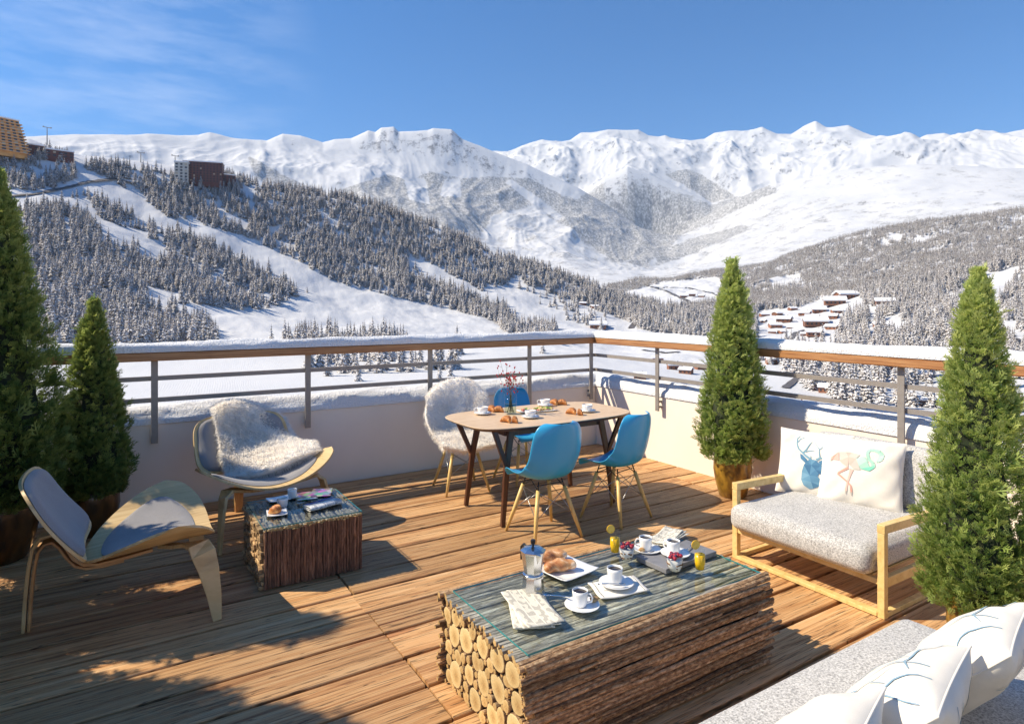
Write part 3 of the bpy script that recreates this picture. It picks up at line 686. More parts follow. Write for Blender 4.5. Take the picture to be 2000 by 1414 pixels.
# single trees standing out on the open snow
lone = [(600, 572), (585, 690), (628, 684), (672, 686), (700, 690), (1106, 615), (1140, 630), (545, 588), (858, 742), (1060, 690), (1120, 605), (880, 735), (640, 735), (700, 745), (760, 690), (530, 690), (740, 688)]
for px, py in lone:
    p, r = hit(px, py, 200); allp = np.vstack([[p.x, p.y, p.z, r], allp])
AREA = [(-1e9, 130, 'frosted larch behind the largest potted thuja at the far left', 'larches on the lower left slope'), (130, 230, 'frosted larch just above the railing behind the slim potted thuja', 'larches on the lower left slope'),
        (230, 320, 'frosted larch above the railing right of the slim potted thuja', 'larches on the lower left slope'), (320, 430, 'frosted larch at the right edge of the wood on the lower left slope', 'larches on the lower left slope'),
        (430, 560, 'lone snow-dusted conifer at the left end of the stand on the piste', 'conifers on the open piste'), (560, 640, 'snow-dusted conifer behind the second railing post from the left', 'conifers on the open piste'),
        (640, 720, 'snow-dusted conifer in the middle of the stand on the piste', 'conifers on the open piste'), (720, 850, 'snow-dusted conifer left of the sheepskin dining chair beyond the rails', 'conifers on the open piste'),
        (850, 1000, 'snow-dusted conifer beyond the rails above the dining table', 'conifers on the open piste'),
        (1000, 1100, 'snow-covered spruce at the foot of the wooded ridge by the snowfield', 'spruces at the foot of the ridge'), (1100, 1240, 'snow-covered spruce on the open snowfield near the railing corner', 'spruces at the foot of the ridge'),
        (1240, 1400, 'frosted tree behind the left part of the right railing', 'frosted trees among the chalets'), (1400, 1520, 'frosted tree just right of the potted thuja by the love seat', 'frosted trees among the chalets'),
        (1520, 1620, 'frosted tree among the chalets below the village', 'frosted trees among the chalets'), (1620, 1720, 'frosted tree between the village and the thick right post', 'frosted trees among the chalets'),
        (1720, 1860, 'frosted tree between the thick right post and the right potted thuja', 'frosted trees among the chalets'), (1860, 1e9, 'frosted tree behind or right of the right foreground thuja', 'frosted trees among the chalets')]
NB = 300
for q in allp[:NB]:
    px = picpos(q[0], q[1], q[2])[0]
    a = next(a for a in AREA if a[0] <= px < a[1])
    s = random.uniform(.7, 1.2)
    o = mesh_obj('frosted_conifer', random.choice(TREES), None, (q[0], q[1], q[2]), (0, 0, random.uniform(0, 6.28)), (s * random.uniform(.9, 1.15), s, s)); tag(o, a[2], 'tree', a[3])
def instancer(name, pts, meshes, smin, smax, label=None, cat=None):
    """one object that sets a tree on every point"""
    me = bpy.data.meshes.new(name); me.vertices.add(len(pts)); me.vertices.foreach_set('co', pts[:, :3].astype(np.float32).ravel()); me.update()
    at = me.attributes.new('pick', 'INT', 'POINT'); at.data.foreach_set('value', rng.integers(0, len(meshes), len(pts)).astype(np.int32))
    a2 = me.attributes.new('spin', 'FLOAT_VECTOR', 'POINT'); rv = np.zeros((len(pts), 3), np.float32); rv[:, 2] = rng.uniform(0, 6.28, len(pts)); a2.data.foreach_set('vector', rv.ravel())
    a3 = me.attributes.new('size', 'FLOAT', 'POINT'); a3.data.foreach_set('value', rng.uniform(smin, smax, len(pts)).astype(np.float32))
    o = bpy.data.objects.new(name, me); COL.objects.link(o)
    ng = bpy.data.node_groups.new(name, 'GeometryNodeTree')
    ng.interface.new_socket('Geometry', in_out='INPUT', socket_type='NodeSocketGeometry'); ng.interface.new_socket('Geometry', in_out='OUTPUT', socket_type='NodeSocketGeometry')
    gi = ng.nodes.new('NodeGroupInput'); go = ng.nodes.new('NodeGroupOutput')
    join = ng.nodes.new('GeometryNodeJoinGeometry')
    def attr(nm, ty):
        n = ng.nodes.new('GeometryNodeInputNamedAttribute'); n.data_type = ty; n.inputs['Name'].default_value = nm; return n.outputs['Attribute']
    for i, m in enumerate(meshes):
        src = bpy.data.objects.get('tree_source_' + m.name) or bpy.data.objects.new('tree_source_' + m.name, m)
        oi = ng.nodes.new('GeometryNodeObjectInfo'); oi.inputs['Object'].default_value = src
        ip = ng.nodes.new('GeometryNodeInstanceOnPoints'); cmp = ng.nodes.new('FunctionNodeCompare'); cmp.data_type = 'INT'; cmp.operation = 'EQUAL'
        pk = attr('pick', 'INT'); ng.links.new(pk, cmp.inputs[2]); cmp.inputs[3].default_value = i
        ng.links.new(gi.outputs[0], ip.inputs['Points']); ng.links.new(oi.outputs['Geometry'], ip.inputs['Instance']); ng.links.new(cmp.outputs[0], ip.inputs['Selection'])
        ng.links.new(attr('spin', 'FLOAT_VECTOR'), ip.inputs['Rotation']); ng.links.new(attr('size', 'FLOAT'), ip.inputs['Scale']); ng.links.new(ip.outputs[0], join.inputs[0])
    ng.links.new(join.outputs[0], go.inputs[0])
    md = o.modifiers.new('trees', 'NODES'); md.node_group = ng
    return tag(o, label, cat, kind='stuff')
instancer('hillside_forest', allp[NB:], TREES, .62, 1.28, 'frosted conifer forest covering the near slopes of the valley', 'forest')
instancer('far_hillside_forest', right2, TREES_FAR, .6, 1.05, 'grey frosted forest on the rounded hill at the right', 'forest')

# ------------------------------------------------------------------ roads on the slopes
def road(name, pts, w, r0=250, r1=1150):
    P = []
    for i in range(len(pts) - 1):
        for k in range(8):
            f = k / 8; P.append((pts[i][0] * (1 - f) + pts[i + 1][0] * f, pts[i][1] * (1 - f) + pts[i + 1][1] * f))
    G = [hit(a, b, r0, r1)[0] for a, b in P]; vs = []
    for i, g in enumerate(G):
        t = (G[min(i + 1, len(G) - 1)] - G[max(i - 1, 0)]); t.z = 0; t.normalize(); n = Vector((-t.y, t.x, 0))
        for s in (-1, 1):
            q = g + n * s * w / 2; q.z = max(g.z, float(H(np.array([q.x]), np.array([q.y]))[0])) + .5; vs.append(q)
    mb = MB(); mb.add(vs, [(2 * i, 2 * i + 1, 2 * i + 3, 2 * i + 2) for i in range(len(G) - 1)])
    return tag(mb.build(name, MT['road'], smooth=True), kind='structure')
road('mountain_road', [(-60, 392), (60, 382), (130, 368), (175, 357), (230, 352), (262, 362)], 7, 500)
road('village_road', [(1232, 642), (1240, 632), (1246, 622), (1236, 616)], 9, 400)
road('village_road', [(1860, 598), (1885, 606), (1878, 622), (1905, 636), (1950, 655), (2010, 684)], 13, 450)
road('village_road', [(1542, 664), (1556, 650), (1578, 644)], 7, 400)
road('valley_road', [(1262, 558), (1300, 568), (1345, 590), (1352, 604)], 9, 1200, 2350)
road('valley_road', [(1280, 562), (1340, 562), (1390, 572), (1420, 586)], 7, 1200, 2350)
road('village_road', [(1608, 590), (1622, 584), (1640, 588)], 6, 600)
road('village_road', [(1548, 700), (1568, 716), (1560, 738), (1530, 762)], 4.5, 200)
road('village_road', [(1255, 684), (1300, 690), (1330, 688)], 5, 200)

# ------------------------------------------------------------------ buildings in the valley
def yaw_to_cam(p, off=0): return math.atan2(-p.x, p.y) + off
def chalet(px, py, wpx, label, yaw=0.0, kind=0, r0=200):
    p, R = hit(px, py, r0, 1600); D = p.x * ST + p.y * CT
    W = wpx * .9 / FX * D; d = W * .8; h = W * (.30 if kind == 0 else .42)
    t = thing('snowy_chalet', label, 'chalet', p - Vector((0, 0, .4)), yaw_to_cam(p, yaw), 'chalets of the village')
    mb = MB(); mb.box((0, 0, h / 2), (W, d, h))
    hr = W * .16
    mb.add([(-W / 2, -d / 2, h), (-W / 2, d / 2, h), (-W / 2, 0, h + hr), (W / 2, -d / 2, h), (W / 2, d / 2, h), (W / 2, 0, h + hr)], [(0, 2, 1), (3, 4, 5), (0, 3, 5, 2), (1, 2, 5, 4)])
    mb.build('wall', MT['chalet'], t)
    e = W * .07; th = W * .05
    mb = MB()
    for s in (-1, 1):
        a = [(-W / 2 - e, 0, h + hr + th), (W / 2 + e, 0, h + hr + th), (W / 2 + e, s * (d / 2 + e), h - hr * .15 + th), (-W / 2 - e, s * (d / 2 + e), h - hr * .15 + th)]
        b = [(x, y, z - th * 1.6 + .02) for x, y, z in a]
        f = [(0, 1, 2, 3), (7, 6, 5, 4), (0, 4, 5, 1), (1, 5, 6, 2), (2, 6, 7, 3), (3, 7, 4, 0)]
        mb.add(a + b, f if s < 0 else [q[::-1] for q in f])
    mb.build('roof', MT['snow_plain'], t)
    if wpx >= 20:
        m_ = MB(); m_.box((W * .22, d * .12, h + hr * .9), (W * .07, W * .07, hr * 1.6)); m_.build('chimney', MT['concrete'], t)
        n = max(2, int(wpx / 8))
        for i in range(n):
            w = MB(); w.box(((i + .5) / n * W - W / 2, -d / 2 - .06, h * .5), (W / n * .38, .12, h * .32)); w.build('window', MT['window_dark'], t)
    return t
CH = [
 (1652, 584, 38, 'large flat-roofed chalet highest above the village cluster', .5), (1630, 596, 40, 'long chalet beside the curved road above the village', .1),
 (1600, 611, 26, 'bright-roofed chalet in the top row of the village', .1), (1572, 616, 22, 'chalet left of the bright top-row roof', -.3), (1548, 606, 16, 'small chalet standing alone above the top row', .6),
 (1635, 612, 22, 'chalet at the right end of the top row', .3), (1585, 624, 24, 'red-walled chalet in the middle of the village', 0), (1605, 621, 14, 'tiny annex chalet beside the red-walled one', .2),
 (1624, 622, 24, 'chalet under the right end of the top row', -.2), (1592, 637, 44, 'widest chalet in the middle of the village', .15), (1625, 643, 24, 'chalet hugging the right of the widest one', -.4),
 (1571, 655, 16, 'small chalet just above the railing beside the village road', 0), (1592, 656, 34, 'red chalet with twin roofs just above the railing', .1), (1493, 618, 18, 'chalet at the left edge of the village behind the potted tree', .4),
 (1490, 630, 14, 'little hut at the far left of the village', -.5), (1518, 616, 18, 'narrow-roofed chalet in the upper left of the village', .9), (1532, 629, 28, 'long-roofed chalet in the left of the village', -.25),
 (1514, 640, 24, 'chalet below the long-roofed one on the left', .3), (1508, 651, 16, 'red chalet at the lower left of the village', 0), (1528, 651, 16, 'small tilted-roof chalet by the village road bend', .7), (1542, 642, 12, 'shed between two chalets on the left', 0),
 (1728, 597, 34, 'solitary long roof in the trees right of the village', .1), (1724, 604, 20, 'lower roof tucked under the solitary long roof', .1), (1765, 590, 20, 'chalet with a dark shadowed side in the trees', .6), (1777, 569, 15, 'highest hut in the trees on the right slope', 0),
 (1722, 628, 12, 'tiny hut above the big white roof in the trees', .3), (1722, 642, 30, 'big white roof in the trees right of the village', .2), (1814, 613, 24, 'pale-roofed hut in the trees left of the road bend', -.2),
 (1196, 568, 12, 'hut at the edge of the meadow left of the winding road', 0), (1336, 551, 14, 'first farmhouse on the far meadow edge', .2), (1352, 549, 14, 'second farmhouse on the far meadow edge', 0), (1370, 548, 13, 'last farmhouse on the far meadow edge', -.2),
 (1138, 596, 14, 'hut by the tree line left of the dark road', .1), (1162, 602, 16, 'hut nearest the dark road bend', .3), (1252, 610, 16, 'hut behind the dark road bend', .4), (1168, 642, 34, 'flat pale hut right behind the railing corner', 0),
]
CH2 = [(1318, 722, 30, 'dark-walled chalet seen through the railing left of the potted tree', .2), (1340, 730, 26, 'snow-heaped chalet in front of the dark-walled one', -.3), (1369, 722, 28, 'chalet touching the left of the potted tree behind the railing', .5), (1285, 706, 22, 'chalet behind the railing right of the corner', .1),
 (1511, 712, 30, 'brown chalet under the handrail right of the potted tree', .2), (1540, 728, 20, 'small chalet below the brown one between the rails', .5), (1556, 704, 22, 'chalet beside the loop road under the handrail', -.2), (1645, 731, 24, 'chalet between the rails near the middle of the right railing', 0),
 (1735, 722, 30, 'bright-roofed chalet left of the thick right post', .35), (1700, 764, 38, 'timber chalet lowest between the rails left of the right post', .1), (1617, 766, 34, 'white-roofed chalet low between the rails', -.1), (1800, 740, 30, 'chalet between the rails right of the thick post', .3), (1250, 740, 26, 'snow-covered barn low behind the right railing near the corner', 0),
 (1812, 792, 34, 'chalet low behind the railing left of the right potted tree', .2), (1580, 790, 26, 'little barn at the lowest rail by the loop road', .3), (1440, 705, 26, 'chalet peeping out behind the potted tree', 0)]
for px, py, w, lb, yw in CH: chalet(px, py, w, lb, yw, r0=300)
for px, py, w, lb, yw in CH2: chalet(px, py, w, lb, yw, 1)

def storey_block(name, label, px, py, wpx, hpx, dfac, mat, yaw, floors, bays, taper=1.0, roofm='snow_plain', slabs=False, rr=(600, 1150)):
    p, R = hit(px, py, *rr); D = p.x * ST + p.y * CT; W = wpx / FX * D; h = hpx / FX * D; d = W * dfac
    t = thing(name, label, 'building', p - Vector((0, 0, 6)), yaw_to_cam(p, yaw)); h += 6
    mb = MB(); mb.box((0, 0, h / 2), (W, d, h), taper=taper); mb.build('wall', mat, t)
    tp = taper
    mb = MB(); mb.box((0, 0, h + .8), (W * tp + 1.5, d * tp + 1.5, 1.6)); mb.build('roof', MT[roofm], t)
    wb = 0
    for f in range(floors):
        z = 7 + (h - 8) * (f + .5) / floors; s = 1 + (tp - 1) * z / h; fh = (h - 8) / floors
        if slabs:
            m2 = MB(); m2.box((0, 0, z - fh * .5), (W * s + 5, d * s + 5, fh * .26)); m2.build('balcony', mat, t)
            m3 = MB(); m3.box((0, 0, z - fh * .5 + fh * .16), (W * s + 4.6, d * s + 4.6, fh * .07)); m3.build('balcony_snow', MT['snow_plain'], t)
        for b in range(bays):
            w = MB(); x = ((b + .5) / bays - .5) * W * s; w.box((x, -d * s / 2 - .1, z + .3), (W * s / bays * .5, .4 + abs(1 - tp) * 2, fh * .5)); w.build('window', MT['window_warm' if random.random() < .14 else 'window_dark'], t)
            if b < bays // 2:
                w = MB(); y = ((b + .5) / (bays // 2) - .5) * d * s; w.box((W * s / 2 + .1, y, z + .3), (.4 + abs(1 - tp) * 2, d * s / (bays // 2) * .5, fh * .5)); w.build('window', MT['window_dark'], t)
    return t
storey_block('stepped_tower', 'orange timber tower block with stepped balconies at the left edge on the ridge', -8, 300, 84, 66, .9, MT['tower_wood'], .35, 11, 7, .66, slabs=True)
storey_block('low_apartment_block', 'low orange-brown building on the snowy ridge right of the tower', 116, 312, 44, 15, .5, MT['block_wood'], .1, 2, 5)
storey_block('low_apartment_block', 'small dark lodge half hidden right beside the tower foot', 70, 300, 28, 14, .5, MT['block_wood'], .1, 2, 3)
storey_block('brown_apartment_block', 'large dark brown apartment block with pale gable end on the wooded ridge', 398, 360, 70, 40, .42, MT['block_wood'], -.15, 8, 12)
storey_block('gable_block', 'pale concrete gable building joined to the left of the brown apartment block', 356, 358, 24, 38, .9, MT['concrete'], -.15, 6, 3)
storey_block('dark_lodge', 'dark low lodge right of the brown apartment block', 442, 362, 30, 18, .6, MT['block_wood'], .2, 3, 4)
def pylon(px, py, h, label):
    p, R = hit(px, py, 700, 1150); t = thing('cableway_pylon', label, 'pylon', p, yaw_to_cam(p, .3)); 
    MB().tube([(0, 0, -2), (0, 0, h)], [.9, .5], 8).build('mast', MT['metal_grey'], t); MB().box((0, 0, h), (11, .8, .8)).build('crossarm', MT['metal_grey'], t)
    for s in (-1, 1): MB().box((s * 4.6, 0, h + .7), (1.2, 3.0, .7)).build('sheave', MT['metal_grey'], t)
pylon(92, 283, 26, 'tall cableway pylon standing on the ridge right of the tower block')
pylon(342, 330, 20, 'cableway pylon left of the pale gable building')
pylon(275, 318, 15, 'cableway pylon on the snowfield left of the brown block')

# ================================================================== TERRACE
U2, V1 = 5.16, 6.22        # inner faces of the two parapets
UL, VL = -4.2, -2.6
PITCH = .272
def deck():
    joints = [UL, -2.4, 1.2, 4.8, U2]
    meshes = {}
    k0 = int(math.floor((VL - 2.655) / PITCH)); k1 = int(math.ceil((V1 - 2.655) / PITCH))
    for k in range(k0, k1):
        v0 = 2.655 + k * PITCH + .0105; v1 = min(2.655 + (k + 1) * PITCH - .0105, V1 - .003)
        if v1 - v0 < .02: continue
        for j in range(len(joints) - 1):
            u0 = joints[j] + (.002 if j else 0) + (random.uniform(-.012, .012) if 0 < j else 0); u1 = joints[j + 1] - .003 + (0)
            L = u1 - u0; W = v1 - v0; c = .006; th = .03
            prof = [(0, 0), (W, 0), (W, th - c), (W - c * .6, th - c * .25), (W - c * 1.6, th), (c * 1.6, th), (c * .6, th - c * .25), (0, th - c)]
            vs = []
            n = 6
            ph = random.uniform(0, 6)
            for i in range(n + 1):
                x = L * i / n
                for (y, z) in prof:
                    wob = .0022 * math.sin(ph + x * 2.3) * (1 if y > W / 2 else -1)
                    vs.append((x, y + (wob if z < th - .001 else 0), z))
            m = len(prof); fs = [tuple(range(m - 1, -1, -1)), tuple(n * m + q for q in range(m))]
            for i in range(n):
                for q in range(m): fs.append((i * m + q, i * m + (q + 1) % m, (i + 1) * m + (q + 1) % m, (i + 1) * m + q))
            mb = MB(); mb.add(vs, [f[::-1] for f in fs])
            o = mb.build('board', MT['deck'], DECK, loc=(u0, v0, -th + random.uniform(-.0015, .0)))
DECK = bpy.data.objects.new('deck', None); COL.objects.link(DECK); tag(DECK, kind='structure')
deck()
sb = MB(); sb.box(((UL + U2) / 2, (VL + V1) / 2, -.09), (U2 - UL, V1 - VL, .10)); tag(sb.build('deck_underlay', MT['core']), kind='structure')
sb = MB(); sb.box(((UL + U2 + .2) / 2, (VL + V1 + .2) / 2, -18.2), (U2 - UL + .2, V1 - VL + .2, 36.1)); tag(sb.build('building_facade', MT['wall']), kind='structure')
WT = .30
m = MB(); m.box(((UL + U2 + WT) / 2, V1 + WT / 2, .285), (U2 + WT - UL, WT, .89)); w1 = m.build('parapet_wall', MT['wall'])
tag(bevel(w1, .006), 'long low rendered parapet wall in shade behind the shell chairs and dining table', 'wall')
m = MB(); m.box((U2 + WT / 2, (VL + V1) / 2 - .001, .285), (WT, V1 - VL - .002, .89)); w2 = m.build('parapet_wall', MT['wall'])
tag(bevel(w2, .006), 'sunlit rendered parapet wall on the right behind the love seat', 'wall')
def sweepL(sec, du=.04, nz=0.0, seed=1, uend=U2, vend=V1, closed=True, only=None, wav=0.0):
    """section of (offset outward, height) carried along both parapets, mitred at the corner"""
    st = []
    k = len(sec)
    n1 = int((uend - UL) / du); n2 = int((vend - VL) / du)
    rows = []
    if only != 2:
        for i in range(n1 + 1):
            f = i / n1; rows.append([(UL + (uend + d - UL) * f, vend + d, z) for d, z in sec])
    if only != 1:
        for i in range(0 if only == 2 else 1, n2 + 1):
            f = i / n2; rows.append([(uend + d, vend + d + (VL - vend - d) * f, z) for d, z in sec])
    A = np.array(rows)
    if nz:
        cx, cz = np.mean([s[0] for s in sec]), min(s[1] for s in sec)
        s = A[..., 0] - A[..., 1]
        q = np.arange(k)[None, :] * .35
        amp = np.array([max(0, (z - cz)) for d, z in sec]); amp = np.clip(amp / (amp.max() + 1e-6) * 1.6, 0, 1)[None, :]
        n = fbm(s * 1.3 + 5, q * .5 + seed, 4, seed) * nz * 1.6 + fbm(s * 9, q * 2.2 + 9, 3, seed + 5) * nz * .35
        A[..., 2] += n * amp
        side = np.array([1 if d > cx else -1 for d, z in sec])[None, :] * amp * .5
        A[..., 0] += n * side * (A[..., 0] > uend - .3); A[..., 1] += n * side * (A[..., 1] > vend - .3)
    return A
# snow lying on the parapet, rounded, hanging a little over the inner edge
def capsec(d0, d1, z0, h, n=14, p=.42, drop=.0):
    out = [(d0, z0 - drop)]
    for i in range(n + 1):
        f = i / n; x = math.cos(PI * (1 - f)); out.append(((d0 + d1) / 2 + x * (d1 - d0) / 2, z0 + .012 + h * (max(0, 1 - abs(x) ** 2.1)) ** p))
    out.append((d1, z0 - drop)); return out
A = sweepL(capsec(-.012, WT + .03, .731, .135, 18, .52), .03, .016, 3)
m = MB(); m.grid(A, flip=False); o = m.build('parapet_snow', MT['snowcap'], smooth=True)
tag(o, 'thick rounded snow lying along the top of both parapet walls', 'snow')
# railing
def railing(which):
    lab = {1: 'timber and grey steel railing along the left parapet with five visible posts', 2: 'timber and grey steel railing along the sunlit right parapet'}[which]
    t = thing('balcony_railing', lab, 'railing', (UL, V1, 0) if which == 1 else (U2, V1, 0))
    org = Vector(t.location)
    def add(name, A, mat, smooth=False):
        A = A - np.array(org); mb = MB(); mb.grid(A, wrap=True); nn = A.shape[1]
        mb.f += [tuple(range(nn - 1, -1, -1)), tuple(len(mb.v) - nn + q for q in range(nn))]; mb.m += [0, 0]
        return mb.build(name, mat, t, smooth)
    hr = [(-.135, 1.285), (.015, 1.285), (.02, 1.292), (.02, 1.35), (.01, 1.358), (-.13, 1.358), (-.14, 1.35), (-.14, 1.292)]
    o = add('handrail', sweepL(hr[::-1], 1.2, only=which), MT['rail_wood'])
    for z in (1.13, .945):
        add('rail', sweepL([(-.012, z - .019), (-.012, z + .019), (-.05, z + .019), (-.05, z - .019)], 2.0, only=which), MT['metal_grey'])
    def post(name, c, sz, mat=MT['metal_grey']):
        mb = MB(); mb.box((0, 0, 0), sz); bevel(mb.build(name, mat, t, loc=Vector(c) - org), .002, 1)
    if which == 1: P = [(.25 + 1.285 * i, 0) for i in range(-3, 3)] + [(4.10, 0), (5.035, 0)]
    else: P = [(0, 5.07), (0, 3.78), (0, 2.49), (0, 1.2), (0, -.09), (0, -1.38)]
    for u, v in P:
        if which == 1:
            post('post', (u, V1 - .065, .93), (.052, .016, .705)); 
            for z in (.62, .68): post('bracket', (u + .0, V1 - .03, z), (.022, .058, .022))
        else:
            post('post', (U2 - .065, v, .93), (.016, .052, .705))
            for z in (.62, .68): post('bracket', (U2 - .03, v, z), (.058, .022, .022))
    return t
railing(1); railing(2)
A = sweepL(capsec(-.142, .022, 1.3595, .072, 12, .45), .03, .009, 8)
m = MB(); m.grid(A); o = m.build('handrail_snow', MT['snowcap'], smooth=True)
tag(o, 'narrow strip of snow lying along the timber handrail of both railings', 'snow')

# ------------------------------------------------------------------ potted thujas
def spray_template(seed):
    """flat fan of scaly twiglets, pointing up +Z, about one unit long"""
    rd = random.Random(seed); vs = []; fs = []
    def blade(x, z, a, L, w):
        dx, dz = math.sin(a), math.cos(a); nx, nz_ = dz, -dx; o = len(vs); y = rd.uniform(-.04, .04)
        vs.extend([(x - nx * w * .5, y, z - nz_ * w * .5), (x + dx * L * .55 + nx * w, y, z + dz * L * .55 + nz_ * w), (x + dx * L, y + rd.uniform(-.08, .08), z + dz * L), (x + dx * L * .5 - nx * w, y, z + dz * L * .5 - nz_ * w)])
        fs.append((o, o + 1, o + 2, o + 3))
    blade(0, 0, 0, 1.0, .045)
    for i in range(3):
        for s in (-1, 1):
            a = s * rd.uniform(.55, .85); z = .14 + i * .24 + rd.uniform(-.04, .04); L = (.54 - .10 * i) * rd.uniform(.75, 1.15)
            blade(0, z, a, L, .048)
            if i < 2: blade(math.sin(a) * L * .45, z + math.cos(a) * L * .45, a * .25, L * .5, .042)
    return np.array(vs), np.array(fs)
SPR = [spray_template(s) for s in range(4)]
def crown(h, r, z0, n, size, seed, base_w=.86):
    g = np.random.default_rng(seed)
    V = []; F = []; T = []; o = 0
    n1 = 90
    # cluster heads lie over the cone, sprays gather round them
    hz = g.uniform(0, 1, 420) ** 1.25; ha = g.uniform(0, 2 * PI, 420)
    def rad(f):
        f = np.asarray(f); return r * np.where(f < .22, base_w + (1 - base_w) * np.sin(f / .22 * PI / 2), (1 - ((f - .22) / .78)) ** .82) + .012
    hr = rad(hz) * g.uniform(.78, 1.16, 420)
    ci = g.integers(0, 420, n)
    f = np.clip(hz[ci] + g.normal(0, .022, n), 0, .995); a = ha[ci] + g.normal(0, .13, n) / np.clip(hr[ci] / r, .15, 1)
    depth = g.uniform(0, 1, n) ** .6
    rr = rad(f) * (hr[ci] / rad(hz[ci])) * (.70 + .30 * depth)
    x, y, z = rr * np.cos(a), rr * np.sin(a), z0 + f * h
    tilt = g.normal(.62, .28, n) * np.where(f > .9, .4, 1); roll = g.normal(0, .5, n); yaw = a + g.normal(0, .45, n); spin = g.normal(0, .55, n)
    L = size * g.uniform(.6, 1.3, n) * (1 - .2 * f) * np.where(g.uniform(0, 1, n) < .05, 1.7, 1)
    for i in range(n):
        tv, tf = SPR[i % 4]
        cs, ss = math.cos(spin[i]), math.sin(spin[i]); p = tv * L[i]
        px_ = p[:, 0] * cs - p[:, 1] * ss; py_ = p[:, 0] * ss + p[:, 1] * cs; pz = p[:, 2]
        # tilt outwards about tangent, then turn to bearing
        ct_, st_ = math.cos(tilt[i]), math.sin(tilt[i])
        qx = pz * st_ + py_ * ct_; qz = pz * ct_ - py_ * st_; qy = px_ 
        cr_, sr_ = math.cos(roll[i]), math.sin(roll[i]); qy, qz = qy * cr_ - qz * sr_, qy * sr_ + qz * cr_
        cy, sy = math.cos(yaw[i]), math.sin(yaw[i])
        V.append(np.stack([x[i] + qx * cy - qy * sy, y[i] + qx * sy + qy * cy, z[i] + qz], -1)); F.append(tf + o); o += len(tv)
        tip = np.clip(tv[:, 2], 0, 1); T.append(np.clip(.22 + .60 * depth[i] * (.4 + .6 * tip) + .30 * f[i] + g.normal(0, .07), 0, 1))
    return np.concatenate(V), np.concatenate(F), np.concatenate(T)
def thuja(label, u, v, h, r, pot_h, pot_r, n, mat, seed, pmat='pot', size=.075):
    t = thing('potted_thuja', label, 'potted tree', (u, v, 0), random.uniform(0, 6))
    mb = MB(); prof = [(pot_r * .66, 0), (pot_r * .72, .01), (pot_r * .92, pot_h * .35), (pot_r * 1.02, pot_h * .62), (pot_r, pot_h * .88), (pot_r * .93, pot_h), (pot_r * .84, pot_h), (pot_r * .80, pot_h * .9)]
    mb.lathe(prof, 40, cap=False); mb.lathe([(0.001, 0.003), (pot_r * .66, 0.003)], 40, cap=False); pt = mb.build('pot', MT[pmat], t, True)
    mb = MB(); mb.lathe([(.001, 0), (pot_r * .83, 0)], 24, cap=False); mb.build('soil', MT['soil'], pt, loc=(0, 0, pot_h * .93))
    mb = MB(); mb.tube([(0, 0, pot_h * .9), (.005, 0, pot_h + h * .4), (0, .005, pot_h + h * .93)], [.022, .014, .003], 8); 
    g = random.Random(seed)
    for i in range(40):
        a = g.uniform(0, 6.28); z = pot_h + h * g.uniform(.05, .85); L = r * .7 * (1 - (z - pot_h) / h)
        mb.tube([(0, 0, z), (math.cos(a) * L * .6, math.sin(a) * L * .6, z + L * .35), (math.cos(a) * L, math.sin(a) * L, z + L * .9)], [.006, .004, .002], 4, caps=False)
    mb.build('trunk', MT['bark_trunk'], t, True)
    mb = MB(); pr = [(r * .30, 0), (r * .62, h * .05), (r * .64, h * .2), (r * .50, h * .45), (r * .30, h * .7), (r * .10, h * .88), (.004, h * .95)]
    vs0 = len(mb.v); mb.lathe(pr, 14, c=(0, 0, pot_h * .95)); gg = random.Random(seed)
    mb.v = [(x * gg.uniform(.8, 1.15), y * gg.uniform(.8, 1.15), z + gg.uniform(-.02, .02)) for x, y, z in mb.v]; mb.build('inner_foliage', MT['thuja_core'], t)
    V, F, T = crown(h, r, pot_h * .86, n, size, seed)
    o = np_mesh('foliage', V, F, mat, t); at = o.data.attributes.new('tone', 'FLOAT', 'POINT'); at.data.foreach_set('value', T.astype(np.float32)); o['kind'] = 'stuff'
    return t
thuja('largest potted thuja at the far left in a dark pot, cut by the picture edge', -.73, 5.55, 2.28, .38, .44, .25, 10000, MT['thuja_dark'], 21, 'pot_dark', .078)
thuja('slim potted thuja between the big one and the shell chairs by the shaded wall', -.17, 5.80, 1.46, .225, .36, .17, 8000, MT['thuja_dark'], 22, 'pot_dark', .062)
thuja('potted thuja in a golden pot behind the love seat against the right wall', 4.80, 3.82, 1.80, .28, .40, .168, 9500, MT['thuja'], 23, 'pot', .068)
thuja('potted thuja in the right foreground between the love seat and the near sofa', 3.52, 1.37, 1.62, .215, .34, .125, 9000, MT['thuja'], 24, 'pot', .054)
# plants standing on the deck just outside the picture: they shade the boards at the lower left
thuja('potted thuja standing left of the picture nearest the wall, seen by its shade', -1.30, 4.86, 2.1, .42, .44, .25, 3000, MT['thuja_dark'], 25, 'pot_dark', .17)
thuja('potted thuja standing left of the picture in the middle, seen by its shade', -1.55, 3.95, 2.2, .50, .44, .25, 3000, MT['thuja_dark'], 27, 'pot_dark', .17)
thuja('tall potted thuja furthest left by the front boards, seen by its shade', -1.30, 3.10, 2.0, .48, .44, .25, 3000, MT['thuja_dark'], 26, 'pot_dark', .17)

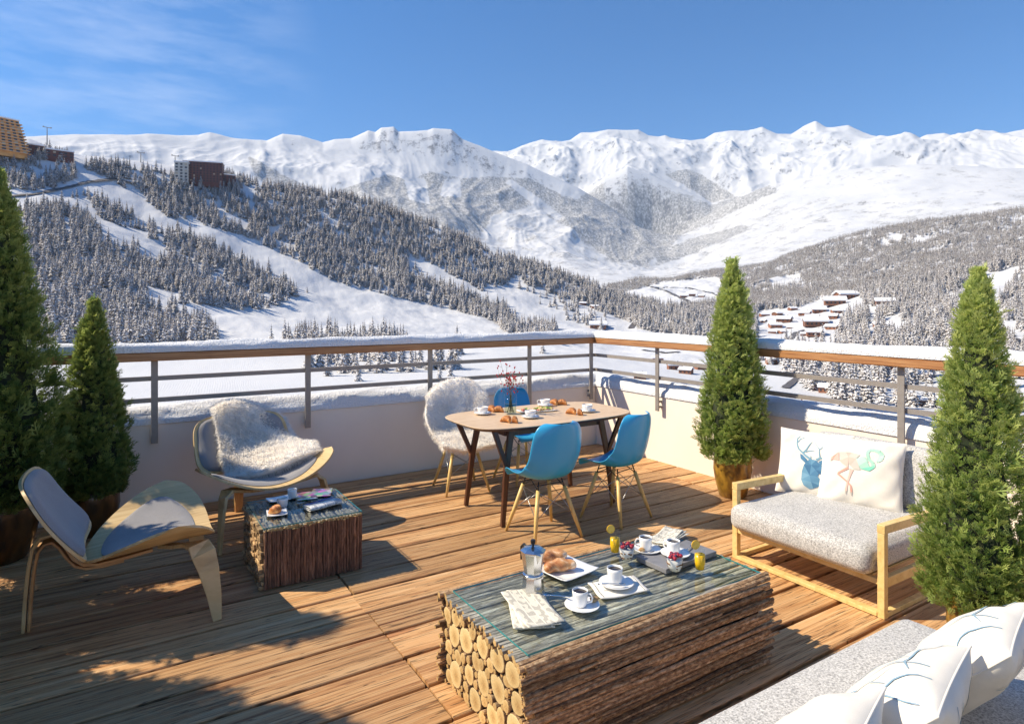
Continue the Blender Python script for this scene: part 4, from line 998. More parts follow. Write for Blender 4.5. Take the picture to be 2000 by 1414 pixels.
# ------------------------------------------------------------------ log coffee table
def wob_stick(L, r, n=7, seg=6, bend=.01, seed=0):
    rd = random.Random(seed); pts = []; rads = []
    y = z = 0
    for i in range(seg + 1):
        f = i / seg; pts.append((L * f, rd.uniform(-bend, bend), rd.uniform(-bend, bend))); rads.append(r * rd.uniform(.85, 1.12))
    mb = MB(); mb.tube(pts, rads, n, jit=.08); return mb
STK = [wob_stick(1, .5, 7, 9, .10, s) for s in range(8)]
def stick_mesh(name, L, r, mat, seed, n=7, seg=8, bend=.35):
    rd = random.Random(seed); pts = []; rads = []
    for i in range(seg + 1): pts.append((L * i / seg, rd.uniform(-1, 1) * r * bend, rd.uniform(-1, 1) * r * bend)); rads.append(r * rd.uniform(.84, 1.14))
    mb = MB(); mb.tube(pts, rads, n, jit=.10)
    mb.m[-2:] = [1, 1]; return mb.mesh(name, [mat, MT['logend']], False)
def coffee_table():
    u0, u1, v0, v1, zt = 1.285, 2.72, 1.95, 2.66, .42
    t = thing('log_coffee_table', 'low coffee table of stacked cut logs and twigs under a glass sheet', 'coffee table', (u0, v0, 0))
    L = u1 - u0; W = v1 - v0
    mb = MB(); mb.box((L / 2 + .01, W / 2, zt / 2 - .01), (L - .08, W - .085, zt - .07)); mb.build('core', MT['core'], t)
    # logs packed into the end face
    rd = random.Random(5); C = []
    y0, y1, z0, z1 = .022, W - .022, .002, zt - .040
    for r, tries in ((.058, 400), (.049, 900), (.042, 1500), (.036, 2500), (.030, 3000), (.025, 4000), (.020, 6000), (.016, 7000), (.012, 9000), (.009, 9000)):
        for _ in range(tries):
            rr = r * rd.uniform(.88, 1.1); y = rd.uniform(y0 + rr, y1 - rr); z = rd.uniform(z0 + rr, z1 - rr * .7)
            if all((y - a) ** 2 + (z - b) ** 2 > ((rr + c) * .955) ** 2 for a, b, c in C):
                C.append((y, z, rr))
                if r == .058 and len(C) >= 6: break
    for i, (y, z, r) in enumerate(C[:220]):
        n = 18 if r > .03 else 12 if r > .014 else 8
        ph = rd.uniform(0, 6.28); prof = [r * (1 + .07 * math.sin(2 * q * 2 * PI / n + ph) + .04 * math.sin(3 * q * 2 * PI / n + ph * 2) + rd.uniform(-.02, .02)) for q in range(n)]
        off = rd.uniform(-.006, .008); vs = []
        LL = L - .05
        rings = [(0.0, .93), (.0015, .96), (.002, 1.0), (LL, 1.0)]
        vs = [(0, 0, 0)]
        for x, s in rings:
            for q in range(n):
                a = 2 * PI * q / n; vs.append((x, math.cos(a) * prof[q] * s, math.sin(a) * prof[q] * s))
        fs = []; mi = []
        for q in range(n): fs.append((0, 1 + (q + 1) % n, 1 + q)); mi.append(1)
        for k in range(3):
            for q in range(n):
                a_, b_ = 1 + k * n + q, 1 + k * n + (q + 1) % n; fs.append((a_, b_, b_ + n, a_ + n)); mi.append(1 if k == 0 else 0)
        mb = MB(); mb.add(vs, fs); mb.m = mi
        mb.build('log', [MT['bark_x'], MT['logend']], t, loc=(off, y, z))
    k = 0
    def stick(x, y, z, LL, r, mat, name='stick'):
        nonlocal k; k += 1
        mesh_obj(name, stick_mesh(name, LL, r, mat, k), t, (x, y, z), (0, rd.uniform(-.006, .006), rd.uniform(-.008, .008)))
    # twigs along both long sides
    for side, yy in ((0, -.002), (1, W + .002)):
        z = .012
        while z < zt - .01:
            r = rd.uniform(.0055, .0115)
            stick(-.012 + rd.uniform(-.03, .02), yy + rd.uniform(-.009, .003) * (1 if side == 0 else -1), z, L + rd.uniform(-.02, .07), r, MT['bark_x']); z += r * 1.6
            if rd.random() < .45: stick(rd.uniform(.0, .5), yy + (-.012 if side == 0 else .012), z - r, rd.uniform(.5, .9), r * .7, MT['bark_x'])
    # twigs over the top, beneath the glass
    y = .0
    while y < W:
        r = rd.uniform(.008, .0135)
        stick(-.02 + rd.uniform(-.015, .025), y, zt - .018 + rd.uniform(-.002, .003), L + rd.uniform(.0, .05), r, MT['bark_top'] if .03 < y < W - .03 else MT['bark_x']); y += r * 1.75
        if rd.random() < .6: stick(-.01 + rd.uniform(-.015, .02), y - .004, zt - .036, rd.uniform(.2, .5), r * .6, MT['bark_x'])
    g = MB(); g.box((L / 2 + .01, W / 2, zt + .001), (L - .045, W - .075, .008)); g.m = [0, 0, 1, 1, 1, 1]
    g.build('glass_sheet', [MT['glass_top'], MT['glass_edge']], t)
    return t
coffee_table()
ZT = .4255       # upper face of its glass
def side_table():
    u0, u1, v0, v1, zt = .75, 1.362, 4.07, 4.67, .375
    t = thing('driftwood_side_table', 'cube side table clad in upright bark sticks with glass top between the shell chairs', 'side table', (u0, v0, 0))
    W, D = u1 - u0, v1 - v0; rd = random.Random(9)
    mb = MB(); mb.box((W / 2, D / 2, zt / 2), (W - .03, D - .03, zt - .02)); mb.build('core', MT['core'], t)
    def st(x, y, z, L, r, rot, mat, nm='stick'):
        mesh_obj(nm, stick_mesh(nm, L, r, mat, rd.randint(0, 9999), 6, 7, .25), t, (x, y, z), rot)
    for side in (0, 1):
        x = .008
        while x < W:
            r = rd.uniform(.007, .0125); z0 = rd.uniform(.0, .012)
            st(x, (0 if side == 0 else D) + rd.uniform(-.004, .004), z0, zt - .012 - z0 + rd.uniform(-.012, .004), r, (0, -PI / 2 + rd.uniform(-.01, .01), 0), MT['bark_z']); x += r * 1.65
    y = .01
    while y < D:
        r = rd.uniform(.008, .013); st(W, y, .003, zt - .015, r, (0, -PI / 2, 0), MT['bark_z']); y += r * 1.7
    # laid chips on the left face
    z = .018; row = 0
    while z < zt - .012:
        y = rd.uniform(-.01, .02)
        while y < D - .01:
            L = rd.uniform(.05, .10); h = rd.uniform(.022, .032)
            mb = MB(); mb.box((0, 0, 0), (.05, min(L, D - y) * .94, h * .92), rot=Euler((rd.uniform(-.10, .10), rd.uniform(-.1, .1), rd.uniform(-.18, .18))))
            bevel(mb.build('chip', MT['chip'], t, loc=(.004 + rd.uniform(-.012, .006), y + L / 2, z)), .005, 2); y += L
        z += .0265; row += 1
    x = .01
    while x < W:
        r = rd.uniform(.009, .016); y = 0
        while y < D - .02:
            L = rd.uniform(.10, .28); L = min(L, D - y)
            st(x, y, zt - .014 + rd.uniform(-.003, .003), L, r, (0, 0, PI / 2 + rd.uniform(-.12, .12)), MT['drift'], 'driftwood'); y += L
        x += r * 1.8
    g = MB(); g.box((W / 2, D / 2, zt + .008), (W + .01, D + .01, .008)); g.m = [0, 0, 1, 1, 1, 1]
    g.build('glass_sheet', [MT['glass_top'], MT['glass_edge']], t)
side_table()
ZS = .388

# ------------------------------------------------------------------ shell chairs
def sheet(mb, P, th, dirsign=1):
    """closed slab from a surface grid"""
    P = np.asarray(P); du = np.gradient(P, axis=0); dv = np.gradient(P, axis=1); n = np.cross(du, dv); n /= np.linalg.norm(n, axis=-1, keepdims=True) + 1e-9
    Q = P + n * th * dirsign; a, b = P.shape[:2]
    flip = dirsign > 0
    mb.grid(P, flip=not flip) if False else mb.grid(P, flip=flip); mb.grid(Q, flip=not flip)
    e = [(i, 0) for i in range(a)] + [(a - 1, j) for j in range(1, b)] + [(i, b - 1) for i in range(a - 2, -1, -1)] + [(0, j) for j in range(b - 2, 0, -1)]
    m = len(e); vs = [P[i, j] for i, j in e] + [Q[i, j] for i, j in e]
    mb.add(vs, [((k + 1) % m, k, m + k, m + (k + 1) % m) if flip else (k, (k + 1) % m, m + (k + 1) % m, m + k) for k in range(m)])
    return mb
def seatS(s, t, sw=1, sd=1, up=0):
    s_ = s * sw; a = abs(s_)
    mid = .150 + .11 * a ** 2; half = .325 * max(0, 1 - a ** 2.4) ** .60
    y = mid + (2 * t - 1) * half * sd
    yy = (y + .175) / .58
    z = .348 + .055 * yy + .20 * a ** 1.9 - .02 * max(0, yy - .8) * 5 * .3
    return (.52 * s_, y, z + up)
def backS(a, b, sc=1, off=0):
    bb = b * sc; x = .40 * a * sc * (1 - .16 * abs(b) ** 5) * (1 - 0.04 * (bb + 1)); f = (bb * (1 - .10 * abs(a) ** 6) + 1) / 2
    y = -.165 - .275 * f + .05 * (x / .4) ** 2 + .03 * math.sin(f * PI) * -1; z = .415 + .42 * f
    return (x, y + off * .86, z + off * .5)
def shell_chair(label, u, v, rz):
    t = thing('shell_lounge_chair', label, 'lounge chair', (u, v, 0), rz, 'three-legged shell chairs')
    sg = np.linspace(-1, 1, 41); sg = np.sign(sg) * np.abs(sg) ** .9; tg = np.linspace(0, 1, 15)
    mb = MB(); sheet(mb, [[seatS(s, q) for q in tg] for s in sg], .014, -1); o = mb.build('seat_shell', MT['ply'], t, True)
    pd = []
    for s in sg:
        pd.append([seatS(s, .5 + (q - .5) * (max(0, 1 - abs(s) ** 3) ** .55), .78, .74, .005 + .020 * (max(0, 1 - abs(s) ** 6) * max(0, 1 - abs(2 * q - 1) ** 6)) ** .5) for q in tg])
    mb = MB(); sheet(mb, pd, .008, -1); mb.build('seat_cushion', MT['chair_fabric'], t, True)
    ag = np.linspace(-1, 1, 25); bg_ = np.linspace(-1, 1, 25)
    mb = MB(); sheet(mb, [[backS(a, b) for b in bg_] for a in ag], .014, 1); o = mb.build('backrest_shell', MT['ply'], t, True)
    mb = MB(); sheet(mb, [[backS(a, b, .93, .004 + .032 * (max(0, 1 - abs(a) ** 8) * max(0, 1 - abs(b) ** 8)) ** .5) for b in bg_] for a in ag], .004, 1); mb.build('backrest_cushion', MT['chair_fabric'], t, True)
    # bent strip that carries the back
    pth = [(0, .16, .345), (0, .02, .332), (0, -.10, .322), (0, -.17, .335), (0, -.215, .375), (0, -.25, .44), (0, -.31, .55), (0, -.36, .64)]
    mb = MB(); mb.strip(pth, (1, 0, 0), [.20, .22, .22, .21, .20, .18, .16, .12], .016); mb.build('back_support', MT['ply_edge'], t)
    for s in (-1, 1):
        pth = [(s * .42, .46, 0), (s * .408, .445, .14), (s * .392, .42, .28), (s * .375, .395, .37), (s * .34, .375, .412), (s * .27, .34, .400), (s * .16, .28, .366), (s * .04, .22, .342)]
        mb = MB(); mb.strip(pth, (0, 1, 0), [.045, .075, .105, .125, .12, .10, .09, .08], .022); bevel(mb.build('front_leg', MT['ply'], t), .004)
    pth = [(0, -.44, 0), (0, -.432, .16), (0, -.418, .33), (0, -.40, .44), (0, -.365, .495), (0, -.315, .505), (0, -.27, .47), (0, -.235, .41), (0, -.205, .355), (0, -.16, .322), (0, -.08, .315), (0, .04, .325)]
    mb = MB(); mb.strip(pth, (1, 0, 0), [.06, .07, .08, .085, .09, .095, .10, .11, .12, .12, .12, .12], .018); bevel(mb.build('rear_leg', MT['ply'], t), .004)
    pth = [(0, -.416, .0), (0, -.408, .16), (0, -.394, .32), (0, -.376, .42), (0, -.35, .458), (0, -.315, .466), (0, -.282, .43), (0, -.25, .37), (0, -.21, .318), (0, -.16, .295), (0, -.08, .290), (0, .02, .300)]
    mb = MB(); mb.strip(pth, (1, 0, 0), [.06, .07, .08, .085, .09, .095, .10, .11, .12, .12, .12, .12], .014); bevel(mb.build('rear_leg_layer', MT['ply_edge'], t), .003)
    return t
shell_chair('grey cushioned plywood shell chair in the left foreground turned away, nothing on it', 0, 4.25, -PI / 2)
shell_chair('grey cushioned plywood shell chair by the wall with a sheepskin thrown over it', .93, 5.35, PI + .17)

# ------------------------------------------------------------------ sheepskins
def catmull(P, n):
    P = np.asarray(P, float); k = len(P); out = []
    for q in np.linspace(0, k - 1 - 1e-6, n):
        i = int(q); f = q - i; p0, p1, p2, p3 = P[max(i - 1, 0)], P[i], P[i + 1], P[min(i + 2, k - 1)]
        out.append(.5 * ((2 * p1) + (-p0 + p2) * f + (2 * p0 - 5 * p1 + 4 * p2 - p3) * f * f + (-p0 + 3 * p1 - 3 * p2 + p3) * f ** 3))
    return np.array(out)
def sheepskin(label, ctrl, nstr, length, th=.02, seed=1):
    C = np.array([[list(p) for p in row] for row in ctrl]); org = C.reshape(-1, 3).mean(0)
    A = np.stack([catmull(row, 34) for row in C - org]); A = np.stack([catmull(A[:, j], 34) for j in range(34)], 1)
    g = np.random.default_rng(seed)
    I, J = np.meshgrid(np.linspace(0, 4, 34), np.linspace(0, 4, 34), indexing='ij'); du = np.gradient(A, axis=0); dv = np.gradient(A, axis=1); n = np.cross(du, dv); n /= np.linalg.norm(n, axis=-1, keepdims=True) + 1e-9
    camdir = np.array([0, 0, HC]) - (A + org); sgn = np.sign((n * camdir).sum(-1).mean()); n = n * sgn
    A = A + n * (.012 * fbm(I * .9, J * .9, 3, seed))[..., None]
    t = thing('sheepskin_throw', label, 'sheepskin', org)
    mb = MB(); mb.grid(A); o = mb.build('hide', MT['fur_base'], t, True); solid(o, th, 0)
    # hair
    ii = g.uniform(0, 32.99, nstr); jj = g.uniform(0, 32.99, nstr); i0 = ii.astype(int); j0 = jj.astype(int); fi = (ii - i0)[:, None]; fj = (jj - j0)[:, None]
    def samp(B): return (B[i0, j0] * (1 - fi) * (1 - fj) + B[i0 + 1, j0] * fi * (1 - fj) + B[i0, j0 + 1] * (1 - fi) * fj + B[i0 + 1, j0 + 1] * fi * fj)
    side = np.where(g.uniform(0, 1, nstr) < .72, 1, -1)[:, None]
    nn = samp(n) * side; P = samp(A) + nn * th * .4
    edge = np.stack([np.clip((ii - 30) / 3, 0, 1) - np.clip((3 - ii) / 3, 0, 1), np.clip((jj - 30) / 3, 0, 1) - np.clip((3 - jj) / 3, 0, 1)], -1)
    dU = samp(du); dU /= np.linalg.norm(dU, axis=-1, keepdims=True) + 1e-9; dV = samp(dv); dV /= np.linalg.norm(dV, axis=-1, keepdims=True) + 1e-9
    cl = np.stack([fbm(P[:, 0] * 16 + 3, P[:, 2] * 16, 2, 5), fbm(P[:, 1] * 16, P[:, 2] * 16 + 8, 2, 6), fbm(P[:, 0] * 16, P[:, 1] * 16 + 4, 2, 7)], -1)
    D = nn + dU * edge[:, :1] * 1.6 + dV * edge[:, 1:] * 1.6 + cl * .38 + g.normal(0, .22, (nstr, 3)) + np.array([0, 0, -.55])
    D /= np.linalg.norm(D, axis=-1, keepdims=True)
    L = length * g.uniform(.55, 1.2, nstr)[:, None]; w = np.cross(D, g.normal(0, 1, (nstr, 3))); w /= np.linalg.norm(w, axis=-1, keepdims=True); w = w * .0015
    mid = P + D * L * .55; tip = P + D * L + np.array([0, 0, -.16]) * L + g.normal(0, .12, (nstr, 3)) * L
    V = np.stack([P - w * 1.2, P + w * 1.2, mid + w, mid - w, tip + w * .3, tip - w * .3], 1).reshape(-1, 3); b = np.arange(nstr)[:, None] * 6
    F = np.concatenate([b + np.array([[0, 1, 2, 3]]), b + np.array([[3, 2, 4, 5]])])
    o = np_mesh('fleece', V, F, MT['fur'], t); o['kind'] = 'stuff'; return t
sheepskin('long-haired cream sheepskin draped over the back and seat of the shell chair', [
    [on_v(420, 798, 5.82), on_v(455, 787, 5.86), on_v(508, 796, 5.90), on_v(552, 822, 5.90)],
    [on_v(420, 812, 5.70), on_v(455, 800, 5.75), on_v(510, 810, 5.80), on_v(562, 838, 5.82)],
    [on_v(426, 850, 5.60), on_v(465, 846, 5.65), on_v(516, 846, 5.69), on_v(572, 858, 5.71)],
    [on_v(434, 890, 5.47), on_v(474, 886, 5.50), on_v(526, 874, 5.53), on_v(588, 868, 5.53)],
    [on_v(446, 922, 5.33), on_v(486, 908, 5.34), on_v(544, 888, 5.36), on_v(612, 866, 5.38)],
    [on_v(458, 936, 5.20), on_v(504, 926, 5.18), on_v(560, 904, 5.18), on_v(622, 880, 5.24)]], 52000, .042, .045, 3)

# ------------------------------------------------------------------ dining table
def dining_table():
    cu, cv, zt = 3.15, 4.56, .80
    t = thing('dining_table', 'oak-topped dining table with rounded corners and dark forked legs', 'table', (cu, cv, 0))
    pts = []; a, b = .79, .46
    for i in range(72):
        an = 2 * PI * i / 72; c, s = math.cos(an), math.sin(an); e = 2 / 5.6
        x = a * abs(c) ** e * (1 if c > 0 else -1); y = b * abs(s) ** e * (1 if s > 0 else -1) * (1 - .09 * (x / a) ** 2); x *= 1 + .035 * (1 - (y / b) ** 2); pts.append((x, y))
    n = len(pts); vs = []
    for s, z in ((.955, zt - .03), (.99, zt - .012), (1.0, zt - .006), (1, zt - .002), (.996, zt)): vs += [(x * s, y * s, z) for x, y in pts]
    fs = [tuple(range(n - 1, -1, -1)), tuple(4 * n + i for i in range(n))]; mi = [1, 0]
    for k in range(4):
        for i in range(n): fs.append((k * n + i, k * n + (i + 1) % n, (k + 1) * n + (i + 1) % n, (k + 1) * n + i)); mi.append(1 if k < 2 else 0)
    mb = MB(); mb.add(vs, fs); mb.m = mi; mb.build('tabletop', [MT['oak_top'], MT['walnut']], t)
    mb = MB()
    for s in (-1, 1): mb.box((0, s * .25, zt - .066), (1.0, .022, .07)); mb.box((s * .50, 0, zt - .066), (.022, .48, .07))
    mb.build('apron', MT['walnut'], t)
    for su in (-1, 1):
        for sv in (-1, 1):
            def sq(p0, p1, w0, w1):
                m_ = MB(); m_.strip([p0, p1], (0, 1, 0), [w0, w1], 0.0); return m_
            leg = MB(); leg.strip([(su * .575, sv * .31, 0), (su * .52, sv * .285, .48), (su * .465, sv * .265, zt - .031)], (1, 0, 0), [.036, .048, .056], .03)
            lo = bevel(leg.build('leg', MT['walnut'], t), .004)
            br = MB(); br.strip([(su * .530, sv * .292, .46), (su * .66, sv * .325, zt - .031)], (1, 0, 0), [.034, .042], .026)
            bevel(br.build('leg_fork', MT['walnut'], lo), .003)
    return t
dining_table(); ZD = .802

# ------------------------------------------------------------------ blue shell dining chairs
def dining_chair_parts(t):
    prof = [(.235, .425), (.228, .448), (.18, .462), (.08, .452), (-.03, .446), (-.12, .452), (-.185, .485), (-.222, .55), (-.245, .64), (-.262, .73), (-.278, .82), (-.285, .875), (-.287, .888)]
    wd = [.185, .212, .232, .243, .247, .245, .240, .236, .232, .228, .212, .170, .118]
    prof = catmull(np.array(prof), 34); wd = catmull(np.array([[w, 0] for w in wd]), 34)[:, 0]
    S = np.linspace(-1, 1, 25); P = []
    for k, ((y, z), w) in enumerate(zip(prof, wd)):
        f = k / 33; row = []
        tp = np.clip((f - .42) / .16, 0, 1); tp = tp * tp * (3 - 2 * tp)      # 0 on the seat, 1 on the back
        for s in S:
            x = w * s; e = abs(s)
            dz = (1 - tp) * (.035 * e ** 4 + .012 * e ** 2) * min(1, f * 5); dy = tp * .085 * e ** 2.3 + (1 - tp) * 0
            mid = math.exp(-((f - .48) / .12) ** 2); dz += mid * .055 * e ** 3; dy += mid * .045 * e ** 3
            row.append((x, y + dy, z + dz))
        P.append(row)
    mb = MB(); mb.grid(P, flip=True); o = mb.build('seat_shell', MT['blue'], t, True); solid(o, .008, 0); sub(o, 1)
    for sx in (-1, 1):
        for sy in (-1, 1):
            m_ = MB(); m_.tube([(sx * .215, sy * .205, 0), (sx * .165, sy * .15, .19), (sx * .12, sy * .105, .375)], [.0105, .0165, .0145], 12); lg = m_.build('leg', MT['beech'], t, True)
            m_ = MB(); m_.tube([(sx * .12, sy * .105, .372), (sx * .105, sy * .09, .435)], .005, 6); m_.build('leg_mount', MT['black'], lg, True)
    def pt(sx, sy, z):
        f = z / .375; return (sx * (.215 - .095 * f), sy * (.205 - .10 * f), z)
    m_ = MB(); R = .0028
    for (a, b) in (((-1, -1), (1, -1)), ((1, -1), (1, 1)), ((1, 1), (-1, 1)), ((-1, 1), (-1, -1))):
        m_.tube([pt(*a, .17), pt(*b, .36)], R, 5); m_.tube([pt(*a, .36), pt(*b, .17)], R, 5)
    m_.build('cross_wires', MT['steel_wire'], t, True)
    m_ = MB()
    for sx in (-1, 1): m_.tube([(sx * .12, -.105, .37), (sx * .11, 0, .425), (sx * .12, .105, .37)], .004, 5)
    m_.tube([(-.12, .09, .405), (.12, .09, .405)], .004, 5); m_.tube([(-.12, -.09, .405), (.12, -.09, .405)], .004, 5); m_.build('seat_mount', MT['black'], t, True)
dc = thing('dining_chair', 'blue shell chair nearest the camera, its back turned to us', 'chair', (2.765, 3.955, 0), math.radians(-1), 'blue dining chairs'); dining_chair_parts(dc)
def copy_tree(o, parent=None):
    c = o.copy(); COL.objects.link(c); c.parent = parent
    for ch in list(o.children): copy_tree(ch, c)
    return c
for u, v, a, lb in ((3.49, 3.945, 13, 'blue shell chair at the right end of the near side of the dining table'), (2.78, 5.36, 172, 'blue shell chair at the left wall side wrapped in a white sheepskin'), (3.47, 5.34, 183, 'blue shell chair half hidden behind the vase on the wall side')):
    c = copy_tree(dc); c.location = (u, v, 0); c.rotation_euler = (0, 0, math.radians(a)); c['label'] = lb
sheepskin('fluffy white sheepskin covering the back and seat of a blue dining chair', [
    [on_v(842, 782, 5.72), on_v(868, 762, 5.76), on_v(905, 756, 5.76), on_v(936, 776, 5.72)],
    [on_v(836, 776, 5.60), on_v(866, 752, 5.64), on_v(912, 746, 5.60), on_v(946, 768, 5.50)],
    [on_v(832, 812, 5.47), on_v(870, 808, 5.50), on_v(914, 805, 5.45), on_v(954, 808, 5.37)],
    [on_v(844, 846, 5.38), on_v(880, 846, 5.38), on_v(918, 842, 5.36), on_v(954, 842, 5.33)],
    [on_v(858, 860, 5.24), on_v(894, 860, 5.20), on_v(932, 858, 5.18), on_v(964, 856, 5.16)],
    [on_v(866, 874, 5.10), on_v(900, 878, 5.03), on_v(936, 876, 5.01), on_v(970, 868, 5.03)]], 36000, .034, .03, 4)

# ------------------------------------------------------------------ cushions and pillows
def cushion_mesh(name, sx, sy, sz, mat, r=.05, crown_=.02, seed=0, parent=None, loc=(0, 0, 0), rot=(0, 0, 0)):
    """upholstered block with soft edges and a slightly domed top"""
    n = 26; mb = MB()
    def P(a, b, c):
        x, y, z = a * sx / 2, b * sy / 2, c * sz / 2
        ix, iy, iz = max(-sx / 2 + r, min(sx / 2 - r, x)), max(-sy / 2 + r, min(sy / 2 - r, y)), max(-sz / 2 + r, min(sz / 2 - r, z))
        d = Vector((x - ix, y - iy, z - iz))
        if d.length > 1e-9: d = d.normalized() * r
        p = Vector((ix, iy, iz)) + d; q = (1 - a ** 4) * (1 - b ** 4)
        p.z += crown_ * q * (1 if c > 0 else -.4) * (abs(c) ** 2)
        p.y += .25 * crown_ * (1 - a ** 4) * (1 - c ** 2) * (1 if b > 0 else -1) * (abs(b) ** 3); p.x += .25 * crown_ * (1 - b ** 4) * (1 - c ** 2) * (1 if a > 0 else -1) * abs(a) ** 3
        return tuple(p)
    g = np.linspace(-1, 1, n); g = np.sign(g) * np.abs(g) ** .55; gz = np.linspace(-1, 1, 13); gz = np.sign(gz) * np.abs(gz) ** .7
    for c in (-1, 1): mb.grid([[P(a, b, c) for b in g] for a in g], flip=c < 0)
    for a in (-1, 1): mb.grid([[P(a, b, c) for c in gz] for b in g], flip=a < 0)
    for b in (-1, 1): mb.grid([[P(a, b, c) for c in gz] for a in g], flip=b > 0)
    o = mb.build(name, mat, parent, True, loc, rot)
    w = o.modifiers.new('weld', 'WELD'); w.merge_threshold = .0008
    return o
def pillow_point(a, b, side, w, h, t, seed):
    e = (1 - abs(a) ** 2.6) * (1 - abs(b) ** 2.6); e = max(e, 0)
    x = w / 2 * a * (1 - .055 * (1 - b * b)); y = h / 2 * b * (1 - .055 * (1 - a * a))
    z = side * (t / 2) * (e ** .55)
    wr = .003 * math.sin(13 * a + 3 * b * b + seed) * max(0, abs(b) - .35) * min(1, e * 4) + .003 * math.sin(12 * b + 4 * a * a + seed) * max(0, abs(a) - .35) * min(1, e * 4) + .012 * math.sin(5.2 * a * b + seed * 2.1 + a * 2) * abs(a * b) ** .8 * min(1, e * 5) + .005 * math.sin(9 * (a - b) + seed) * (abs(a) + abs(b)) * .5 * min(1, e * 4)
    return (x, y, z + side * wr)
def pillow(label, w, h, t, M, seed=1, cat='pillow', mat='pillow', group=None, seam=True):
    """M takes the pillow (x across, y up, z out of its front) to the world"""
    th = bpy.data.objects.new('throw_pillow', None); COL.objects.link(th); th.matrix_world = M; tag(th, label, cat, group); th.empty_display_size = .1
    g = np.sin(np.linspace(-PI / 2, PI / 2, 44)); mb = MB()
    for s in (1, -1): mb.grid([[pillow_point(a, b, s, w, h, t, seed) for b in g] for a in g], flip=s < 0)
    o = mb.build('cover', MT[mat], th, True); wd = o.modifiers.new('weld', 'WELD'); wd.merge_threshold = .0005
    if seam:
        e = [pillow_point(a, -1, 1, w, h, t, seed) for a in g] + [pillow_point(1, b, 1, w, h, t, seed) for b in g[1:]] + [pillow_point(a, 1, 1, w, h, t, seed) for a in g[::-1][1:]] + [pillow_point(-1, b, 1, w, h, t, seed) for b in g[::-1][1:]]
        m2 = MB(); m2.tube(e, .0035, 6, caps=False); m2.build('piping', MT[mat], th, True)
    return th
def frame_at(base, across, lean, h, out):
    """pillow standing on its lower edge at base, across = direction of the edge, leaning back by lean"""
    a = Vector(across).normalized(); o = Vector(out); o = (o - a * o.dot(a)).normalized()
    up = (Vector((0, 0, 1)) * math.cos(lean) - o * math.sin(lean)).normalized(); z = a.cross(up).normalized()
    if z.dot(o) < 0: a = -a; z = a.cross(up).normalized()
    c = Vector(base) + up * h / 2
    return Matrix(((a.x, up.x, z.x, c.x), (a.y, up.y, z.y, c.y), (a.z, up.z, z.z, c.z), (0, 0, 0, 1)))
def tri_sub(vs, n=3):
    """split triangles of a print so that it follows the cloth"""
    tris = [vs]
    for _ in range(n):
        out = []
        for a, b, c in tris:
            ab, bc, ca = [((p[0] + q[0]) / 2, (p[1] + q[1]) / 2) for p, q in ((a, b), (b, c), (c, a))]
            out += [(a, ab, ca), (ab, b, bc), (ca, bc, c), (ab, bc, ca)]
        tris = out
    return tris
_pm = {}
def flat(c):
    if c not in _pm:
        m, nt, b = nmat('fabric_print'); b.inputs['Base Color'].default_value = (*c, 1); b.inputs['Roughness'].default_value = .9; _pm[c] = m
    return _pm[c]
def print_on(th, name, facets, w, h, t, seed, off=.0035, side=1):
    """facets: (colour, polygon in -1..1 of the pillow face)"""
    mb = MB(); mats = []
    for c, poly in facets:
        m = flat(c)
        if m not in mats: mats.append(m)
        mb.mi = mats.index(m)
        for i in range(1, len(poly) - 1):
            for tr in tri_sub((poly[0], poly[i], poly[i + 1]), 2):
                P = []
                for a, b in tr:
                    x, y, z = pillow_point(a, b, side, w, h, t, seed); P.append((x, y, z + off * side))
                n = (Vector(P[1]) - Vector(P[0])).cross(Vector(P[2]) - Vector(P[0]))
                mb.add(P if n.z * side > 0 else P[::-1], [(0, 1, 2)])
    return mb.build(name, mats, th)
def limb(pts, ws):
    """polyline with widths -> list of quads"""
    out = []
    for i in range(len(pts) - 1):
        (x0, y0), (x1, y1) = pts[i], pts[i + 1]; L = math.hypot(x1 - x0, y1 - y0) or 1; nx, ny = -(y1 - y0) / L, (x1 - x0) / L; a, b = ws[i] / 2, ws[i + 1] / 2
        out.append([(x0 + nx * a, y0 + ny * a), (x1 + nx * b, y1 + ny * b), (x1 - nx * b, y1 - ny * b), (x0 - nx * a, y0 - ny * a)])
    return out

